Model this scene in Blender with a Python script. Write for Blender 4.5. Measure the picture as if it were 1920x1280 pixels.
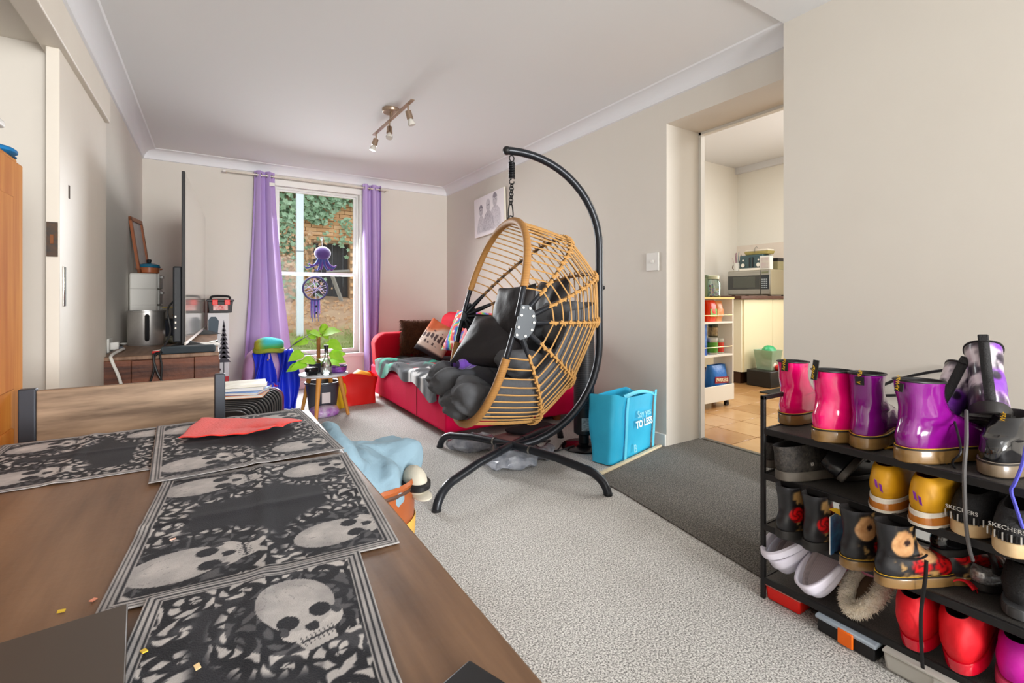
import bpy, bmesh, math, random
import numpy as np
from mathutils import Vector, Matrix, Euler

for o in list(bpy.data.objects): bpy.data.objects.remove(o)
SC = bpy.context.scene
COL = SC.collection
R = math.radians
rnd = random.Random(7)

# ------------------------------------------------------------------ camera
FPX = 891.0; YAW = math.atan2(560.0, 891.0)      # focal length in pixels of a 1920 wide frame
S_, C_ = math.sin(YAW), math.cos(YAW)
cam_d = bpy.data.cameras.new('camera'); cam = bpy.data.objects.new('camera', cam_d); COL.objects.link(cam)
cam_d.sensor_width = 36; cam_d.lens = FPX/1920*36; cam_d.shift_y = -80/1920; cam_d.clip_start = .02
cam.location = (0, 0, 1.0); cam.rotation_euler = (R(90), 0, -YAW)
SC.camera = cam

# ------------------------------------------------------------------ world, lights, exposure
SC.view_settings.view_transform = 'Standard'; SC.view_settings.look = 'None'
SC.view_settings.exposure = 0.0; SC.view_settings.gamma = 1.0; SC.view_settings.use_curve_mapping = False
W = bpy.data.worlds.new('overcast_sky'); SC.world = W; W.use_nodes = True
bg = W.node_tree.nodes['Background']; bg.inputs[0].default_value = (.90, .95, 1, 1); bg.inputs[1].default_value = 1.75

def area(name, loc, rot, sx, sy, power, col=(1, 1, 1), spread=180):
    l = bpy.data.lights.new(name, 'AREA'); l.shape = 'RECTANGLE'; l.size = sx; l.size_y = sy
    l.energy = power; l.color = col; l.spread = R(spread)
    o = bpy.data.objects.new(name, l); COL.objects.link(o); o.location = loc; o.rotation_euler = rot
    return o
# living room window daylight, the kitchen lamp and added fill lamps
area('dining_fill_light', (1.40, -5.3, 1.45), (R(90), 0, 0), 1.8, 1.9, 262, (1, .998, .99), 130)  # added fill lamp behind the camera, no known window there
area('side_room_fill_light', (-2.3, 1.2, 1.5), (R(90), 0, R(-90)), 1.8, 1.6, 13, (.985, .995, 1))  # added soft fill from the unseen side room
area('living_window_daylight', (1.0, 5.97, 1.3), (R(60), 0, R(180)), .86, 1.75, 90, (.97, .985, 1), 138)
area('kitchen_ceiling_panel_light', (4.7, 1.9, 2.84), (0, 0, 0), 1.3, 1.3, 56, (1, .985, .94))
area('kitchen_fill_light', (6.5, 1.2, 1.6), (R(90), 0, R(90)), 1.5, 1.2, 66, (1, 1, .99))  # lamp added in the kitchen to brighten the left wall through the doorway
area('dining_ceiling_fill_light', (.9, -1.6, 2.40), (0, 0, 0), .9, .9, 13, (.99, .995, 1))  # added overhead fill behind the camera, no known fitting

# ------------------------------------------------------------------ helpers
def lin(c):
    return tuple(((x/255)/12.92 if x/255 <= .04045 else ((x/255+.055)/1.055)**2.4) for x in c[:3])

def at(u, v, x=None, y=None, z=None):
    """world point on the sight line of photograph pixel (u, v) at a known x, y or z"""
    a = (u-960)/FPX; d = (S_+a*C_, C_-a*S_, (560-v)/FPX)
    t = x/d[0] if x is not None else (y/d[1] if y is not None else (z-1.0)/d[2])
    return Vector((t*d[0], t*d[1], 1.0+t*d[2]))

_M = {}
def mat(name, rgb, rough=.55, metal=0, noise=None, bump=None, sheen=0, coat=0, trans=0, alpha=1, vcol=False, emit=None,
        spec=.5, wave=None, ior=1.45):
    """procedural principled material; noise=(scale, second colour, contrast), bump=(scale, strength), wave=(scale,colour2,distortion,axis)"""
    if name in _M: return _M[name]
    m = bpy.data.materials.new(name); m.use_nodes = True; nt = m.node_tree; N = nt.nodes; L = nt.links
    b = N['Principled BSDF']; I = b.inputs
    I['Base Color'].default_value = (*lin(rgb), 1); I['Roughness'].default_value = rough; I['Metallic'].default_value = metal
    I['Specular IOR Level'].default_value = spec; I['IOR'].default_value = ior
    if sheen: I['Sheen Weight'].default_value = sheen
    if coat: I['Coat Weight'].default_value = coat; I['Coat Roughness'].default_value = .08
    if trans: I['Transmission Weight'].default_value = trans
    if alpha < 1: I['Alpha'].default_value = alpha
    if emit: I['Emission Color'].default_value = (*lin(rgb), 1); I['Emission Strength'].default_value = emit
    tc = N.new('ShaderNodeTexCoord')
    col = None
    if vcol:
        at_ = N.new('ShaderNodeVertexColor'); at_.layer_name = 'Col'; col = at_.outputs[0]; L.new(col, I['Base Color'])
    if noise:
        sc, c2, con = noise
        n = N.new('ShaderNodeTexNoise'); n.inputs['Scale'].default_value = sc if not isinstance(sc, tuple) else 1
        n.inputs['Detail'].default_value = 5; n.inputs['Roughness'].default_value = .6
        if isinstance(sc, tuple):
            mp = N.new('ShaderNodeMapping'); mp.inputs['Scale'].default_value = sc; L.new(tc.outputs['Object'], mp.inputs[0]); L.new(mp.outputs[0], n.inputs['Vector'])
        else: L.new(tc.outputs['Object'], n.inputs['Vector'])
        rmp = N.new('ShaderNodeMapRange'); rmp.inputs[1].default_value = .5-.5/con; rmp.inputs[2].default_value = .5+.5/con
        L.new(n.outputs[0], rmp.inputs[0])
        mx = N.new('ShaderNodeMix'); mx.data_type = 'RGBA'; L.new(rmp.outputs[0], mx.inputs[0])
        mx.inputs[6].default_value = (*lin(rgb), 1); mx.inputs[7].default_value = (*lin(c2), 1)
        L.new(mx.outputs[2], I['Base Color'])
    if wave:
        sc, c2, dist, ax = wave
        w = N.new('ShaderNodeTexWave'); w.inputs['Scale'].default_value = sc; w.inputs['Distortion'].default_value = dist
        w.inputs['Detail'].default_value = 3; w.bands_direction = ax; L.new(tc.outputs['Object'], w.inputs[0])
        mx = N.new('ShaderNodeMix'); mx.data_type = 'RGBA'; L.new(w.outputs['Fac'], mx.inputs[0])
        mx.inputs[6].default_value = (*lin(rgb), 1); mx.inputs[7].default_value = (*lin(c2), 1)
        L.new(mx.outputs[2], I['Base Color'])
    if bump:
        n = N.new('ShaderNodeTexNoise'); n.inputs['Scale'].default_value = bump[0]; n.inputs['Detail'].default_value = 4
        L.new(tc.outputs['Object'], n.inputs['Vector'])
        bp = N.new('ShaderNodeBump'); bp.inputs['Strength'].default_value = bump[1]; bp.inputs['Distance'].default_value = .01
        L.new(n.outputs[0], bp.inputs['Height']); L.new(bp.outputs[0], I['Normal'])
    _M[name] = m
    return m

def glassmat(name, rgb=(235, 240, 240), op=.1, rough=.03, ior=1.45):
    """thin clear sheet: mostly transparent with a glossy reflection"""
    if name in _M: return _M[name]
    m = bpy.data.materials.new(name); m.use_nodes = True; nt = m.node_tree; N = nt.nodes; L = nt.links
    N.remove(N['Principled BSDF']); out = N['Material Output']
    t = N.new('ShaderNodeBsdfTransparent'); t.inputs[0].default_value = (*lin(rgb), 1)
    g = N.new('ShaderNodeBsdfGlossy'); g.inputs['Color'].default_value = (*lin(rgb), 1); g.inputs['Roughness'].default_value = rough
    fr = N.new('ShaderNodeFresnel'); fr.inputs[0].default_value = ior
    ad = N.new('ShaderNodeMath'); ad.operation = 'ADD'; ad.inputs[1].default_value = op; L.new(fr.outputs[0], ad.inputs[0])
    mx = N.new('ShaderNodeMixShader'); L.new(ad.outputs[0], mx.inputs[0]); L.new(t.outputs[0], mx.inputs[1]); L.new(g.outputs[0], mx.inputs[2])
    L.new(mx.outputs[0], out.inputs[0]); _M[name] = m
    return m

class MB:
    """collects polygons; build() links them as ONE mesh object"""
    def __init__(s): s.v = []; s.f = []
    def add(s, vs, fs):
        n = len(s.v); s.v += [tuple(p) for p in vs]; s.f += [tuple(i+n for i in q) for q in fs]; return s
    def box(s, c, d, rot=None, taper=1):
        x, y, z = (q/2 for q in d); P = []
        for sz in (-1, 1):
            k = taper if sz > 0 else 1
            for sx, sy in ((-1, -1), (1, -1), (1, 1), (-1, 1)): P.append(Vector((sx*x*k, sy*y*k, sz*z)))
        M = (rot.to_matrix() if hasattr(rot, 'to_matrix') else Matrix(rot)) if rot is not None else None
        P = [((M @ p) if M is not None else p)+Vector(c) for p in P]
        return s.add(P, [(3, 2, 1, 0), (4, 5, 6, 7), (0, 1, 5, 4), (1, 2, 6, 5), (2, 3, 7, 6), (3, 0, 4, 7)])
    def bb(s, a, b):
        return s.box([(p+q)/2 for p, q in zip(a, b)], [abs(q-p) for p, q in zip(a, b)])
    def tube(s, pts, r, n=10, closed=False, cap=True, flat=1, up=None):
        pts = [Vector(p) for p in pts]; m = len(pts); rr = r if isinstance(r, (list, tuple)) else [r]*m
        vs = []; prev = None
        for i, p in enumerate(pts):
            a = pts[(i-1) % m] if (closed or i > 0) else p; b = pts[(i+1) % m] if (closed or i < m-1) else p
            t = (b-a)
            t = t.normalized() if t.length > 1e-9 else Vector((0, 0, 1))
            if prev is None:
                ref = Vector(up) if up is not None else (Vector((0, 0, 1)) if abs(t.z) < .9 else Vector((1, 0, 0)))
                u_ = (ref-t*ref.dot(t)).normalized()
            else:
                u_ = prev-t*prev.dot(t); u_ = u_.normalized() if u_.length > 1e-6 else t.orthogonal().normalized()
            prev = u_; w = t.cross(u_)
            for k in range(n):
                an = 2*math.pi*k/n; vs.append(p+u_*(rr[i]*math.cos(an)*flat)+w*(rr[i]*math.sin(an)))
        fs = []
        for i in range(m if closed else m-1):
            j = (i+1) % m
            for k in range(n): fs.append((i*n+k, i*n+(k+1) % n, j*n+(k+1) % n, j*n+k))
        if cap and not closed: fs += [tuple(reversed(range(n))), tuple((m-1)*n+k for k in range(n))]
        return s.add(vs, fs)
    def cyl(s, a, b, r, n=20, r2=None): return s.tube([a, b], [r, r if r2 is None else r2], n)
    def lathe(s, prof, c=(0, 0, 0), n=24, sy=1, M=None, caps=True):
        vs = []; c = Vector(c)
        for (r, z) in prof:
            for k in range(n):
                an = 2*math.pi*k/n; p = Vector((r*math.cos(an), r*math.sin(an)*sy, z))
                vs.append(((M @ p) if M is not None else p)+c)
        fs = []
        for i in range(len(prof)-1):
            for k in range(n): fs.append((i*n+k, i*n+(k+1) % n, (i+1)*n+(k+1) % n, (i+1)*n+k))
        if caps:
            fs.append(tuple(reversed(range(n)))); fs.append(tuple((len(prof)-1)*n+k for k in range(n)))
        return s.add(vs, fs)
    def grid(s, fn, nu, nv, cu=False, cv=False):
        """fn(u,v) with u,v in 0..1"""
        vs = []; 
        for i in range(nu):
            for j in range(nv): vs.append(fn(i/(nu if cu else nu-1), j/(nv if cv else nv-1)))
        fs = []
        for i in range(nu if cu else nu-1):
            for j in range(nv if cv else nv-1):
                a, b = i, (i+1) % nu; c, d = j, (j+1) % nv
                fs.append((a*nv+c, b*nv+c, b*nv+d, a*nv+d))
        return s.add(vs, fs)
    def prism(s, poly, vec):
        """poly: list of 3D points, extruded along vec"""
        n = len(poly); vec = Vector(vec); P = [Vector(p) for p in poly]
        return s.add(P+[p+vec for p in P], [tuple(reversed(range(n))), tuple(range(n, 2*n))]+[(i, (i+1) % n, n+(i+1) % n, n+i) for i in range(n)])
    def sphere(s, c, r, nu=16, nv=10, M=None, e=1.0):
        rx, ry, rz = r if isinstance(r, (tuple, list)) else (r, r, r)
        sg = lambda q: math.copysign(abs(q)**e, q)
        def fn(u, v):
            a = 2*math.pi*u; b = -math.pi/2+math.pi*(.001+.998*v)
            p = Vector((rx*sg(math.cos(a))*abs(math.cos(b))**e, ry*sg(math.sin(a))*abs(math.cos(b))**e, rz*sg(math.sin(b))))
            return ((M @ p) if M is not None else p)+Vector(c)
        return s.grid(fn, nu, nv, cu=True)
    def noise(s, amp, scale, seed=0):
        from mathutils import noise as mn
        o = Vector((seed*3.1, seed*1.7, seed*.9))
        s.v = [tuple(Vector(p)+mn.noise_vector(Vector(p)*scale+o)*amp) for p in s.v]; return s
    def build(s, name, m, parent=None, world=False, weld=False, bevel=0, seg=2, sharp=40, sub=0, solid=0, flat=False):
        me = bpy.data.meshes.new(name)
        vs = s.v
        if world and parent is not None:
            inv = (Matrix.Translation(parent.location) @ parent.rotation_euler.to_matrix().to_4x4()).inverted()
            q = parent.parent
            if q is not None:
                inv = inv @ (Matrix.Translation(q.location) @ q.rotation_euler.to_matrix().to_4x4()).inverted()
            vs = [tuple(inv @ Vector(p)) for p in vs]
        me.from_pydata([tuple(p) for p in vs], [], s.f); me.update()
        bm = bmesh.new(); bm.from_mesh(me)
        if weld: bmesh.ops.remove_doubles(bm, verts=bm.verts, dist=2e-5)
        bmesh.ops.recalc_face_normals(bm, faces=bm.faces); bm.to_mesh(me); bm.free()
        if not flat:
            me.polygons.foreach_set('use_smooth', [True]*len(me.polygons)); me.set_sharp_from_angle(angle=R(sharp))
        me.materials.append(m)
        o = bpy.data.objects.new(name, me); COL.objects.link(o)
        if parent is not None: o.parent = parent
        if bevel:
            b = o.modifiers.new('bevel', 'BEVEL'); b.width = bevel; b.segments = seg; b.limit_method = 'ANGLE'; b.angle_limit = R(40); b.harden_normals = False
        if solid:
            b = o.modifiers.new('solid', 'SOLIDIFY'); b.thickness = solid; b.offset = 0
        if sub:
            b = o.modifiers.new('sub', 'SUBSURF'); b.levels = sub; b.render_levels = sub
        return o

def tag(o, label=None, cat=None, group=None, kind=None):
    if label: o['label'] = label
    if cat: o['category'] = cat
    if group: o['group'] = group
    if kind: o['kind'] = kind
    return o
def thing(name, label, cat, loc=(0, 0, 0), rz=0, group=None, rot=None):
    o = bpy.data.objects.new(name, None); COL.objects.link(o); o.empty_display_size = .05
    o.location = loc; o.rotation_euler = rot if rot else (0, 0, rz)
    return tag(o, label, cat, group)
def struct(mb, name, m, parent=None, label=None, **k):
    o = mb.build(name, m, parent, **k)
    if parent is None: o['kind'] = 'structure'
    if label: o['label'] = label
    return o
def share(o, name, loc, rot=(0, 0, 0), scale=None, parent=None, m=None):
    """another object on the same mesh data"""
    c = bpy.data.objects.new(name, o.data); COL.objects.link(c); c.location = loc; c.rotation_euler = rot
    for md in o.modifiers:
        n = c.modifiers.new(md.name, md.type)
        for a in ('width', 'segments', 'limit_method', 'angle_limit', 'levels', 'render_levels', 'thickness', 'offset'):
            if hasattr(md, a): setattr(n, a, getattr(md, a))
    if scale is not None: c.scale = scale
    if parent is not None: c.parent = parent
    return c
def copy_tree(o, parent=None):
    c = o.copy(); COL.objects.link(c); c.parent = parent
    for ch in o.children: copy_tree(ch, c)
    return c
def paint(o, fn):
    """print colours on a mesh: fn(x,y,z arrays in local space) -> r,g,b arrays (sRGB 0..255)"""
    me = o.data; n = len(me.vertices); co = np.empty(n*3); me.vertices.foreach_get('co', co); co = co.reshape(-1, 3)
    rgb = np.stack([np.broadcast_to(np.asarray(q, float), (n,)) for q in fn(co[:, 0], co[:, 1], co[:, 2])], 1)/255
    rgb = np.clip(rgb, 0, 1)
    l = np.where(rgb <= .04045, rgb/12.92, ((rgb+.055)/1.055)**2.4)
    a = me.color_attributes.new('Col', 'FLOAT_COLOR', 'POINT'); a.data.foreach_set('color', np.concatenate([l, np.ones((n, 1))], 1).astype(np.float32).ravel())
    return o
def vnoise(x, y, seed=0):
    xi = np.floor(x).astype(np.int64); yi = np.floor(y).astype(np.int64); fx = x-xi; fy = y-yi
    fx = fx*fx*(3-2*fx); fy = fy*fy*(3-2*fy)
    def hsh(a, b):
        n = (a*374761393+b*668265263+seed*974711) & 0x7fffffff
        n = ((n ^ (n >> 13))*1274126177) & 0x7fffffff
        return ((n ^ (n >> 16)) & 0xffff)/65535.
    return (hsh(xi, yi)*(1-fx)+hsh(xi+1, yi)*fx)*(1-fy)+(hsh(xi, yi+1)*(1-fx)+hsh(xi+1, yi+1)*fx)*fy
def fbm(x, y, seed=0, o=4):
    t = 0; a = .5
    for i in range(o): t = t+a*vnoise(x*2**i+i*17.3, y*2**i-i*9.1, seed+i); a /= 2
    return t/(1-.5**o)
def mixc(a, b, t):
    return tuple(np.asarray(p, float)*(1-t)+np.asarray(q, float)*t for p, q in zip(a, b))
def sstep(a, b, x):
    t = np.clip((x-a)/(b-a), 0, 1); return t*t*(3-2*t)
def text(name, body, size, m, parent, loc, rot, align='CENTER', extrude=.0004, sx=1, bold=0, world=False):
    cu = bpy.data.curves.new(name, 'FONT'); cu.body = body; cu.size = size; cu.align_x = align; cu.align_y = 'CENTER'; cu.extrude = extrude; cu.offset = bold
    t = bpy.data.objects.new(name+'_tmp', cu); COL.objects.link(t)
    dg = bpy.context.evaluated_depsgraph_get(); me = bpy.data.meshes.new_from_object(t.evaluated_get(dg)); me.name = name
    bpy.data.objects.remove(t); me.materials.clear(); me.materials.append(m)
    o = bpy.data.objects.new(name, me); COL.objects.link(o); o.parent = parent; o.location = loc
    o.rotation_euler = rot if not isinstance(rot, Matrix) else rot.to_euler(); o.scale = (sx, 1, 1)
    return o
def arc(p0, p1, p2, n):
    """quadratic bezier"""
    p0, p1, p2 = Vector(p0), Vector(p1), Vector(p2)
    return [(1-t)**2*p0+2*t*(1-t)*p1+t*t*p2 for t in [i/(n-1) for i in range(n)]]
def spline(P, n=8):
    """Catmull-Rom through P"""
    P = [Vector(p) for p in P]; Q = [2*P[0]-P[1]]+P+[2*P[-1]-P[-2]]; out = []
    for i in range(1, len(Q)-2):
        for k in range(n):
            t = k/n; a, b, c, d = Q[i-1:i+3]
            out.append(.5*((2*b)+(c-a)*t+(2*a-5*b+4*c-d)*t*t+(3*b-a-3*c+d)*t**3))
    return out+[P[-1]]
def frame(fwd, up=(0, 0, 1)):
    """3x3 with columns x=right, y=forward, z=up"""
    y = Vector(fwd).normalized(); u_ = Vector(up); x = y.cross(u_).normalized(); z = x.cross(y)
    return Matrix((x, y, z)).transposed()
def cushion(mb, w, h, t, M, c, nu=22, pinch=.35, seed=0, amp=.008):
    """pillow: w x h face, thickness t, in the local xz plane of M"""
    from mathutils import noise as mn
    c = Vector(c)
    for sd in (-1, 1):
        def fn(u, v):
            x, z = 2*u-1, 2*v-1
            k = ((1-x*x)*(1-z*z))**.42
            px = x*w/2*(1-pinch*.22*(1-z*z)*abs(x)**3*-1*-1); pz = z*h/2*(1-pinch*.22*(1-x*x)*abs(z)**3)
            p = Vector((px, sd*t/2*k, pz))
            nz = mn.noise(Vector((px*9+seed, pz*9, sd*3+seed)))*amp*(k+.2)
            return M @ (p+Vector((0, nz*sd, 0)))+c
        mb.grid(fn, nu, nu)
    return mb
def wobble(pts, amp, seed):
    r = random.Random(seed); return [Vector(p)+Vector((r.uniform(-amp, amp), r.uniform(-amp, amp), r.uniform(-amp, amp))) for p in pts]

# common materials
M_BLACK = mat('black_plastic', (24, 24, 26), .45)
M_BLACKM = mat('black_metal', (30, 32, 36), .38, .3)
M_WHITEP = mat('white_plastic', (228, 226, 220), .45)
M_STEEL = mat('brushed_steel', (176, 174, 168), .3, 1, noise=((2, 2, 60), (140, 138, 132), 1.5))
M_CHROME = mat('chrome', (220, 218, 212), .15, 1)
M_CLEAR = glassmat('clear_glass')
# ================================================================== SETTING
RX, BY, LX, CZ = 2.589, 5.72, -.573, 2.43
NX, NY = 2.49, 1.33          # nearer wall beside the shoe rack
m_wall = mat('painted_wall_cream', (220, 215, 206), .85, bump=(60, .03), noise=(1.3, (213, 207, 197), 1.2))
m_ceil = mat('ceiling_white', (231, 232, 233), .9)
m_corn = mat('cornice_white', (228, 229, 232), .8)
m_trim = mat('trim_white_gloss', (232, 231, 226), .4)
m_door = mat('sliding_door_paint', (226, 219, 207), .5, noise=(3, (217, 209, 196), 1.2))

def carpet_mat(name, c1, c2, c3):
    m = bpy.data.materials.new(name); m.use_nodes = True; N = m.node_tree.nodes; L = m.node_tree.links; b = N['Principled BSDF']
    b.inputs['Roughness'].default_value = .95; b.inputs['Specular IOR Level'].default_value = .1; b.inputs['Sheen Weight'].default_value = .15
    tc = N.new('ShaderNodeTexCoord')
    n1 = N.new('ShaderNodeTexNoise'); n1.inputs['Scale'].default_value = 185; n1.inputs['Detail'].default_value = 3; n1.inputs['Roughness'].default_value = .75
    n2 = N.new('ShaderNodeTexNoise'); n2.inputs['Scale'].default_value = 2.2; n2.inputs['Detail'].default_value = 4
    L.new(tc.outputs['Object'], n1.inputs['Vector']); L.new(tc.outputs['Object'], n2.inputs['Vector'])
    r = N.new('ShaderNodeValToRGB'); L.new(n1.outputs[0], r.inputs[0]); e = r.color_ramp.elements
    e[0].position = .40; e[0].color = (*lin(c1), 1); e[1].position = .60; e[1].color = (*lin(c3), 1)
    k = e.new(.5); k.color = (*lin(c2), 1)
    mx = N.new('ShaderNodeMix'); mx.data_type = 'RGBA'; mx.blend_type = 'MULTIPLY'
    mr = N.new('ShaderNodeMapRange'); mr.inputs[1].default_value = .4; mr.inputs[2].default_value = .7; mr.inputs[3].default_value = 0; mr.inputs[4].default_value = .35
    L.new(n2.outputs[0], mr.inputs[0]); L.new(mr.outputs[0], mx.inputs[0]); L.new(r.outputs[0], mx.inputs[6]); mx.inputs[7].default_value = (.6, .58, .55, 1)
    L.new(mx.outputs[2], b.inputs['Base Color'])
    bp = N.new('ShaderNodeBump'); bp.inputs['Strength'].default_value = .45; bp.inputs['Distance'].default_value = .006; L.new(n1.outputs[0], bp.inputs['Height']); L.new(bp.outputs[0], b.inputs['Normal'])
    return m
m_carpet = carpet_mat('grey_loop_carpet', (112, 110, 107), (190, 188, 184), (238, 236, 232))
m_carpet2 = carpet_mat('dark_carpet', (44, 41, 37), (84, 80, 74), (132, 126, 118))  # darker carpet colours for the piece by the kitchen opening

struct(MB().bb((-4, -5.6, -.05), (2.957, BY, 0)), 'floor', m_carpet, label='pale grey flecked loop pile carpet')
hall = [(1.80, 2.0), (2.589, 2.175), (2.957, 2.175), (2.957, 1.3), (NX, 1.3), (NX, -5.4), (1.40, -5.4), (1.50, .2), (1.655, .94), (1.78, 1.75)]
struct(MB().prism([(x, y, 0) for x, y in hall], (0, 0, .006)), 'floor_hall', m_carpet2, label='darker strip of carpet running to the kitchen')

# walls
w = MB().bb((RX, 2.16, 0), (2.957, BY+.2, 2.8)); w.bb((RX, NY, 2.18), (2.957, 2.16, 2.8))
struct(w, 'wall_right', m_wall)
struct(MB().bb((NX, -5.6, 0), (2.957, NY, 2.8)), 'wall_near', m_wall)
wx0, wx1, wz0, wz1 = .56, 1.47, .37, 2.235
w = MB().bb((LX-.36, BY, 0), (wx0, BY+.2, 2.8)); w.bb((wx1, BY, 0), (RX, BY+.2, 2.8)); w.bb((wx0, BY, 0), (wx1, BY+.2, wz0)); w.bb((wx0, BY, wz1), (wx1, BY+.2, 2.8))
struct(w, 'wall_back', m_wall)
w = MB().bb((LX-.36, 2.62, 0), (LX, BY, 2.8)); w.bb((LX-.36, .35, 2.02), (LX, 2.62, 2.8)); w.bb((LX-.36, -5.6, 0), (LX, .35, 2.8))
struct(w, 'wall_left', m_wall)
# unseen room behind the camera with an opening added for the fill lamp, and the side room through the sliding doorway
w = MB().bb((-.93, -5.6, 0), (.45, -5.4, 2.8)); w.bb((2.35, -5.6, 0), (2.957, -5.4, 2.8)); w.bb((.45, -5.6, 0), (2.35, -5.4, .5)); w.bb((.45, -5.6, 2.4), (2.35, -5.4, 2.8))
struct(w, 'wall_behind', m_wall)
w = MB().bb((-4, 3.0, 0), (LX-.36, 3.2, 2.8)); w.bb((-4.1, -2.5, 0), (-4, 3.2, 2.8)); w.bb((-4, -2.6, 0), (LX-.36, -2.4, 2.8))
struct(w, 'wall_side_room', m_wall)
# ceilings
struct(MB().bb((LX-.36, NY, CZ), (2.957, BY+.2, CZ+.2)), 'ceiling', m_ceil)
struct(MB().bb((LX-.36, -5.6, CZ-.010), (2.957, NY, CZ+.2)), 'ceiling_dining', m_ceil)
struct(MB().bb((-4, -2.5, CZ), (LX-.36, 3.1, CZ+.2)), 'ceiling_side_room', m_ceil)

# coved cornice: one length per wall
def cove(p0, p1, inward, name):
    p0, p1, n = Vector(p0), Vector(p1), Vector(inward)
    prof = [(0, -.09)]+[(.012+.10*(1-math.cos(t))*.92, -.085+.078*math.sin(t)) for t in [R(90)*i/8 for i in range(9)]]+[(.112, 0), (0, 0)]
    a = [p0+n*d+Vector((0, 0, CZ+z)) for d, z in prof]
    struct(MB().prism(a, p1-p0), name, m_corn, sharp=30)
cove((RX, NY, 0), (RX, BY, 0), (-1, 0, 0), 'trim_1'); cove((LX, BY, 0), (RX, BY, 0), (0, -1, 0), 'trim_2'); cove((LX, -5.4, 0), (LX, BY, 0), (1, 0, 0), 'trim_3')
# baseboards
def board(a, b, name, h=.085, t=.014): 
    struct(MB().bb(a, (b[0], b[1], h)), name, m_trim, bevel=.004)
board((RX-.014, 2.16, .0), (RX, BY, 0), 'baseboard_right'); board((LX, BY-.014, 0), (RX, BY, 0), 'baseboard_back'); board((LX, 3.55, 0), (LX+.014, BY, 0), 'baseboard_left')
struct(MB().bb((NX-.014, -5.4, 0), (NX, NY, .085)), 'baseboard_near', m_trim, bevel=.004)
# metal threshold strip between carpet and kitchen tiles
struct(MB().bb((2.935, NY, 0), (2.972, 2.175, .012)), 'trim_4', mat('threshold_metal', (120, 116, 108), .4, .8), bevel=.004)
# plain frame around the kitchen side of the opening
fr = MB().bb((2.957, 2.16, 0), (2.972, 2.215, 2.235)); fr.bb((2.957, NY-.05, 2.18), (2.972, 2.215, 2.235)); fr.bb((2.93, 2.142, .0), (2.972, 2.162, 2.18)); fr.bb((2.93, NY, 2.162), (2.972, 2.16, 2.182))
struct(fr, 'trim_5', m_trim)

# sliding door hung on the room side of the left wall
d1 = MB().bb((-.553, 2.53, .012), (-.512, 3.49, 1.985)).build('door_1', m_door, bevel=.003); d1['kind'] = 'structure'; d1['label'] = 'cream painted flush sliding door pushed open along the wall'
lk = MB().bb((-.549, 2.524, 1.165), (-.517, 2.531, 1.30)).build('lock_plate', mat('worn_dark_metal', (58, 62, 62), .5, .6, noise=(60, (96, 70, 50), 2)), d1)
MB().bb((-.538, 2.519, 1.215), (-.528, 2.5245, 1.25)).build('latch_bolt', mat('rusty_latch', (122, 78, 50), .5, .7), lk)
hd = MB().bb((-.513, 2.575, .97), (-.507, 2.605, 1.13)).build('recessed_handle', M_CHROME, d1, bevel=.002)
MB().bb((-.5125, 2.665, 1.42), (-.5105, 2.685, 1.475)).build('paint_chip', mat('bare_timber_chip', (70, 55, 42), .8), d1)
# pelmet covering the rail
struct(MB().bb((LX, .3, 1.985), (-.49, 3.47, 2.145)), 'trim_6', m_door, bevel=.006, label='cream pelmet board over the sliding door rail')
struct(MB().bb((-.548, .3, 1.99), (-.517, 3.44, 2.0)), 'trim_7', mat('dark_door_rail', (58, 52, 45), .5, .4), label='dark sliding door rail under the pelmet')
struct(MB().bb((LX-.34, 2.605, 0), (LX-.17, 2.621, 2.0)), 'trim_8', m_door, bevel=.003)

# window in the back wall
win = thing('window_1', None, None, (1.0, BY, wz0)); win['kind'] = 'structure'; win['label'] = 'white double-hung window looking onto the yard'
def wpart(n, m, *bxs, **k):
    b = MB()
    for p, q in bxs: b.bb(p, q)
    return b.build(n, m, win, world=True, **k)
m_alu = mat('window_frame_white', (226, 227, 224), .35)
def ringframe(x0, x1, z0, z1, w_, y0, y1):
    o_ = [(x0, z0), (x1, z0), (x1, z1), (x0, z1)]; i_ = [(x0+w_, z0+w_), (x1-w_, z0+w_), (x1-w_, z1-w_), (x0+w_, z1-w_)]
    V = [(x, y, z) for y in (y0, y1) for x, z in o_+i_]; F = []
    for k in range(4):
        n = (k+1) % 4; F += [(k, n, 4+n, 4+k), (8+k, 12+k, 12+n, 8+n), (k, 8+k, 8+n, n), (4+k, 4+n, 12+n, 12+k)]
    return MB().add(V, F)
wpart('architrave', m_trim, ((wx0-.09, BY-.022, wz0), (wx0+.01, BY, wz1-.01)), bevel=.005); wpart('architrave', m_trim, ((wx1-.01, BY-.022, wz0), (wx1+.085, BY, wz1-.01)), bevel=.005); wpart('architrave', m_trim, ((wx0-.09, BY-.023, wz1-.01), (wx1+.085, BY, wz1+.055)), bevel=.005)
wpart('window_sill', m_trim, ((wx0-.10, BY-.05, wz0-.045), (wx1+.09, BY+.06, wz0)), bevel=.006)
wpart('apron', m_trim, ((wx0-.09, BY-.02, .14), (wx1+.08, BY, wz0-.045)), bevel=.004)
ringframe(wx0, wx1, wz0, wz1, .03, BY+.05, BY+.13).build('frame', m_alu, win, world=True)
for nm, z0, z1, yy in (('upper_sash', 1.265, wz1-.02, .10), ('lower_sash', wz0+.02, 1.30, .07)):
    b = ringframe(wx0+.03, wx1-.03, z0, z1, .026, BY+yy-.015, BY+yy+.015)
    sh = b.build(nm, m_alu, win, world=True)
    MB().bb((wx0+.05, BY+yy-.002, z0+.03), (wx1-.05, BY+yy+.002, z1-.03)).build('pane', glassmat('window_glass', (250, 252, 252), .0, .02, 1.09), sh, world=False).location = (-1.0, -BY, -wz0)

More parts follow.
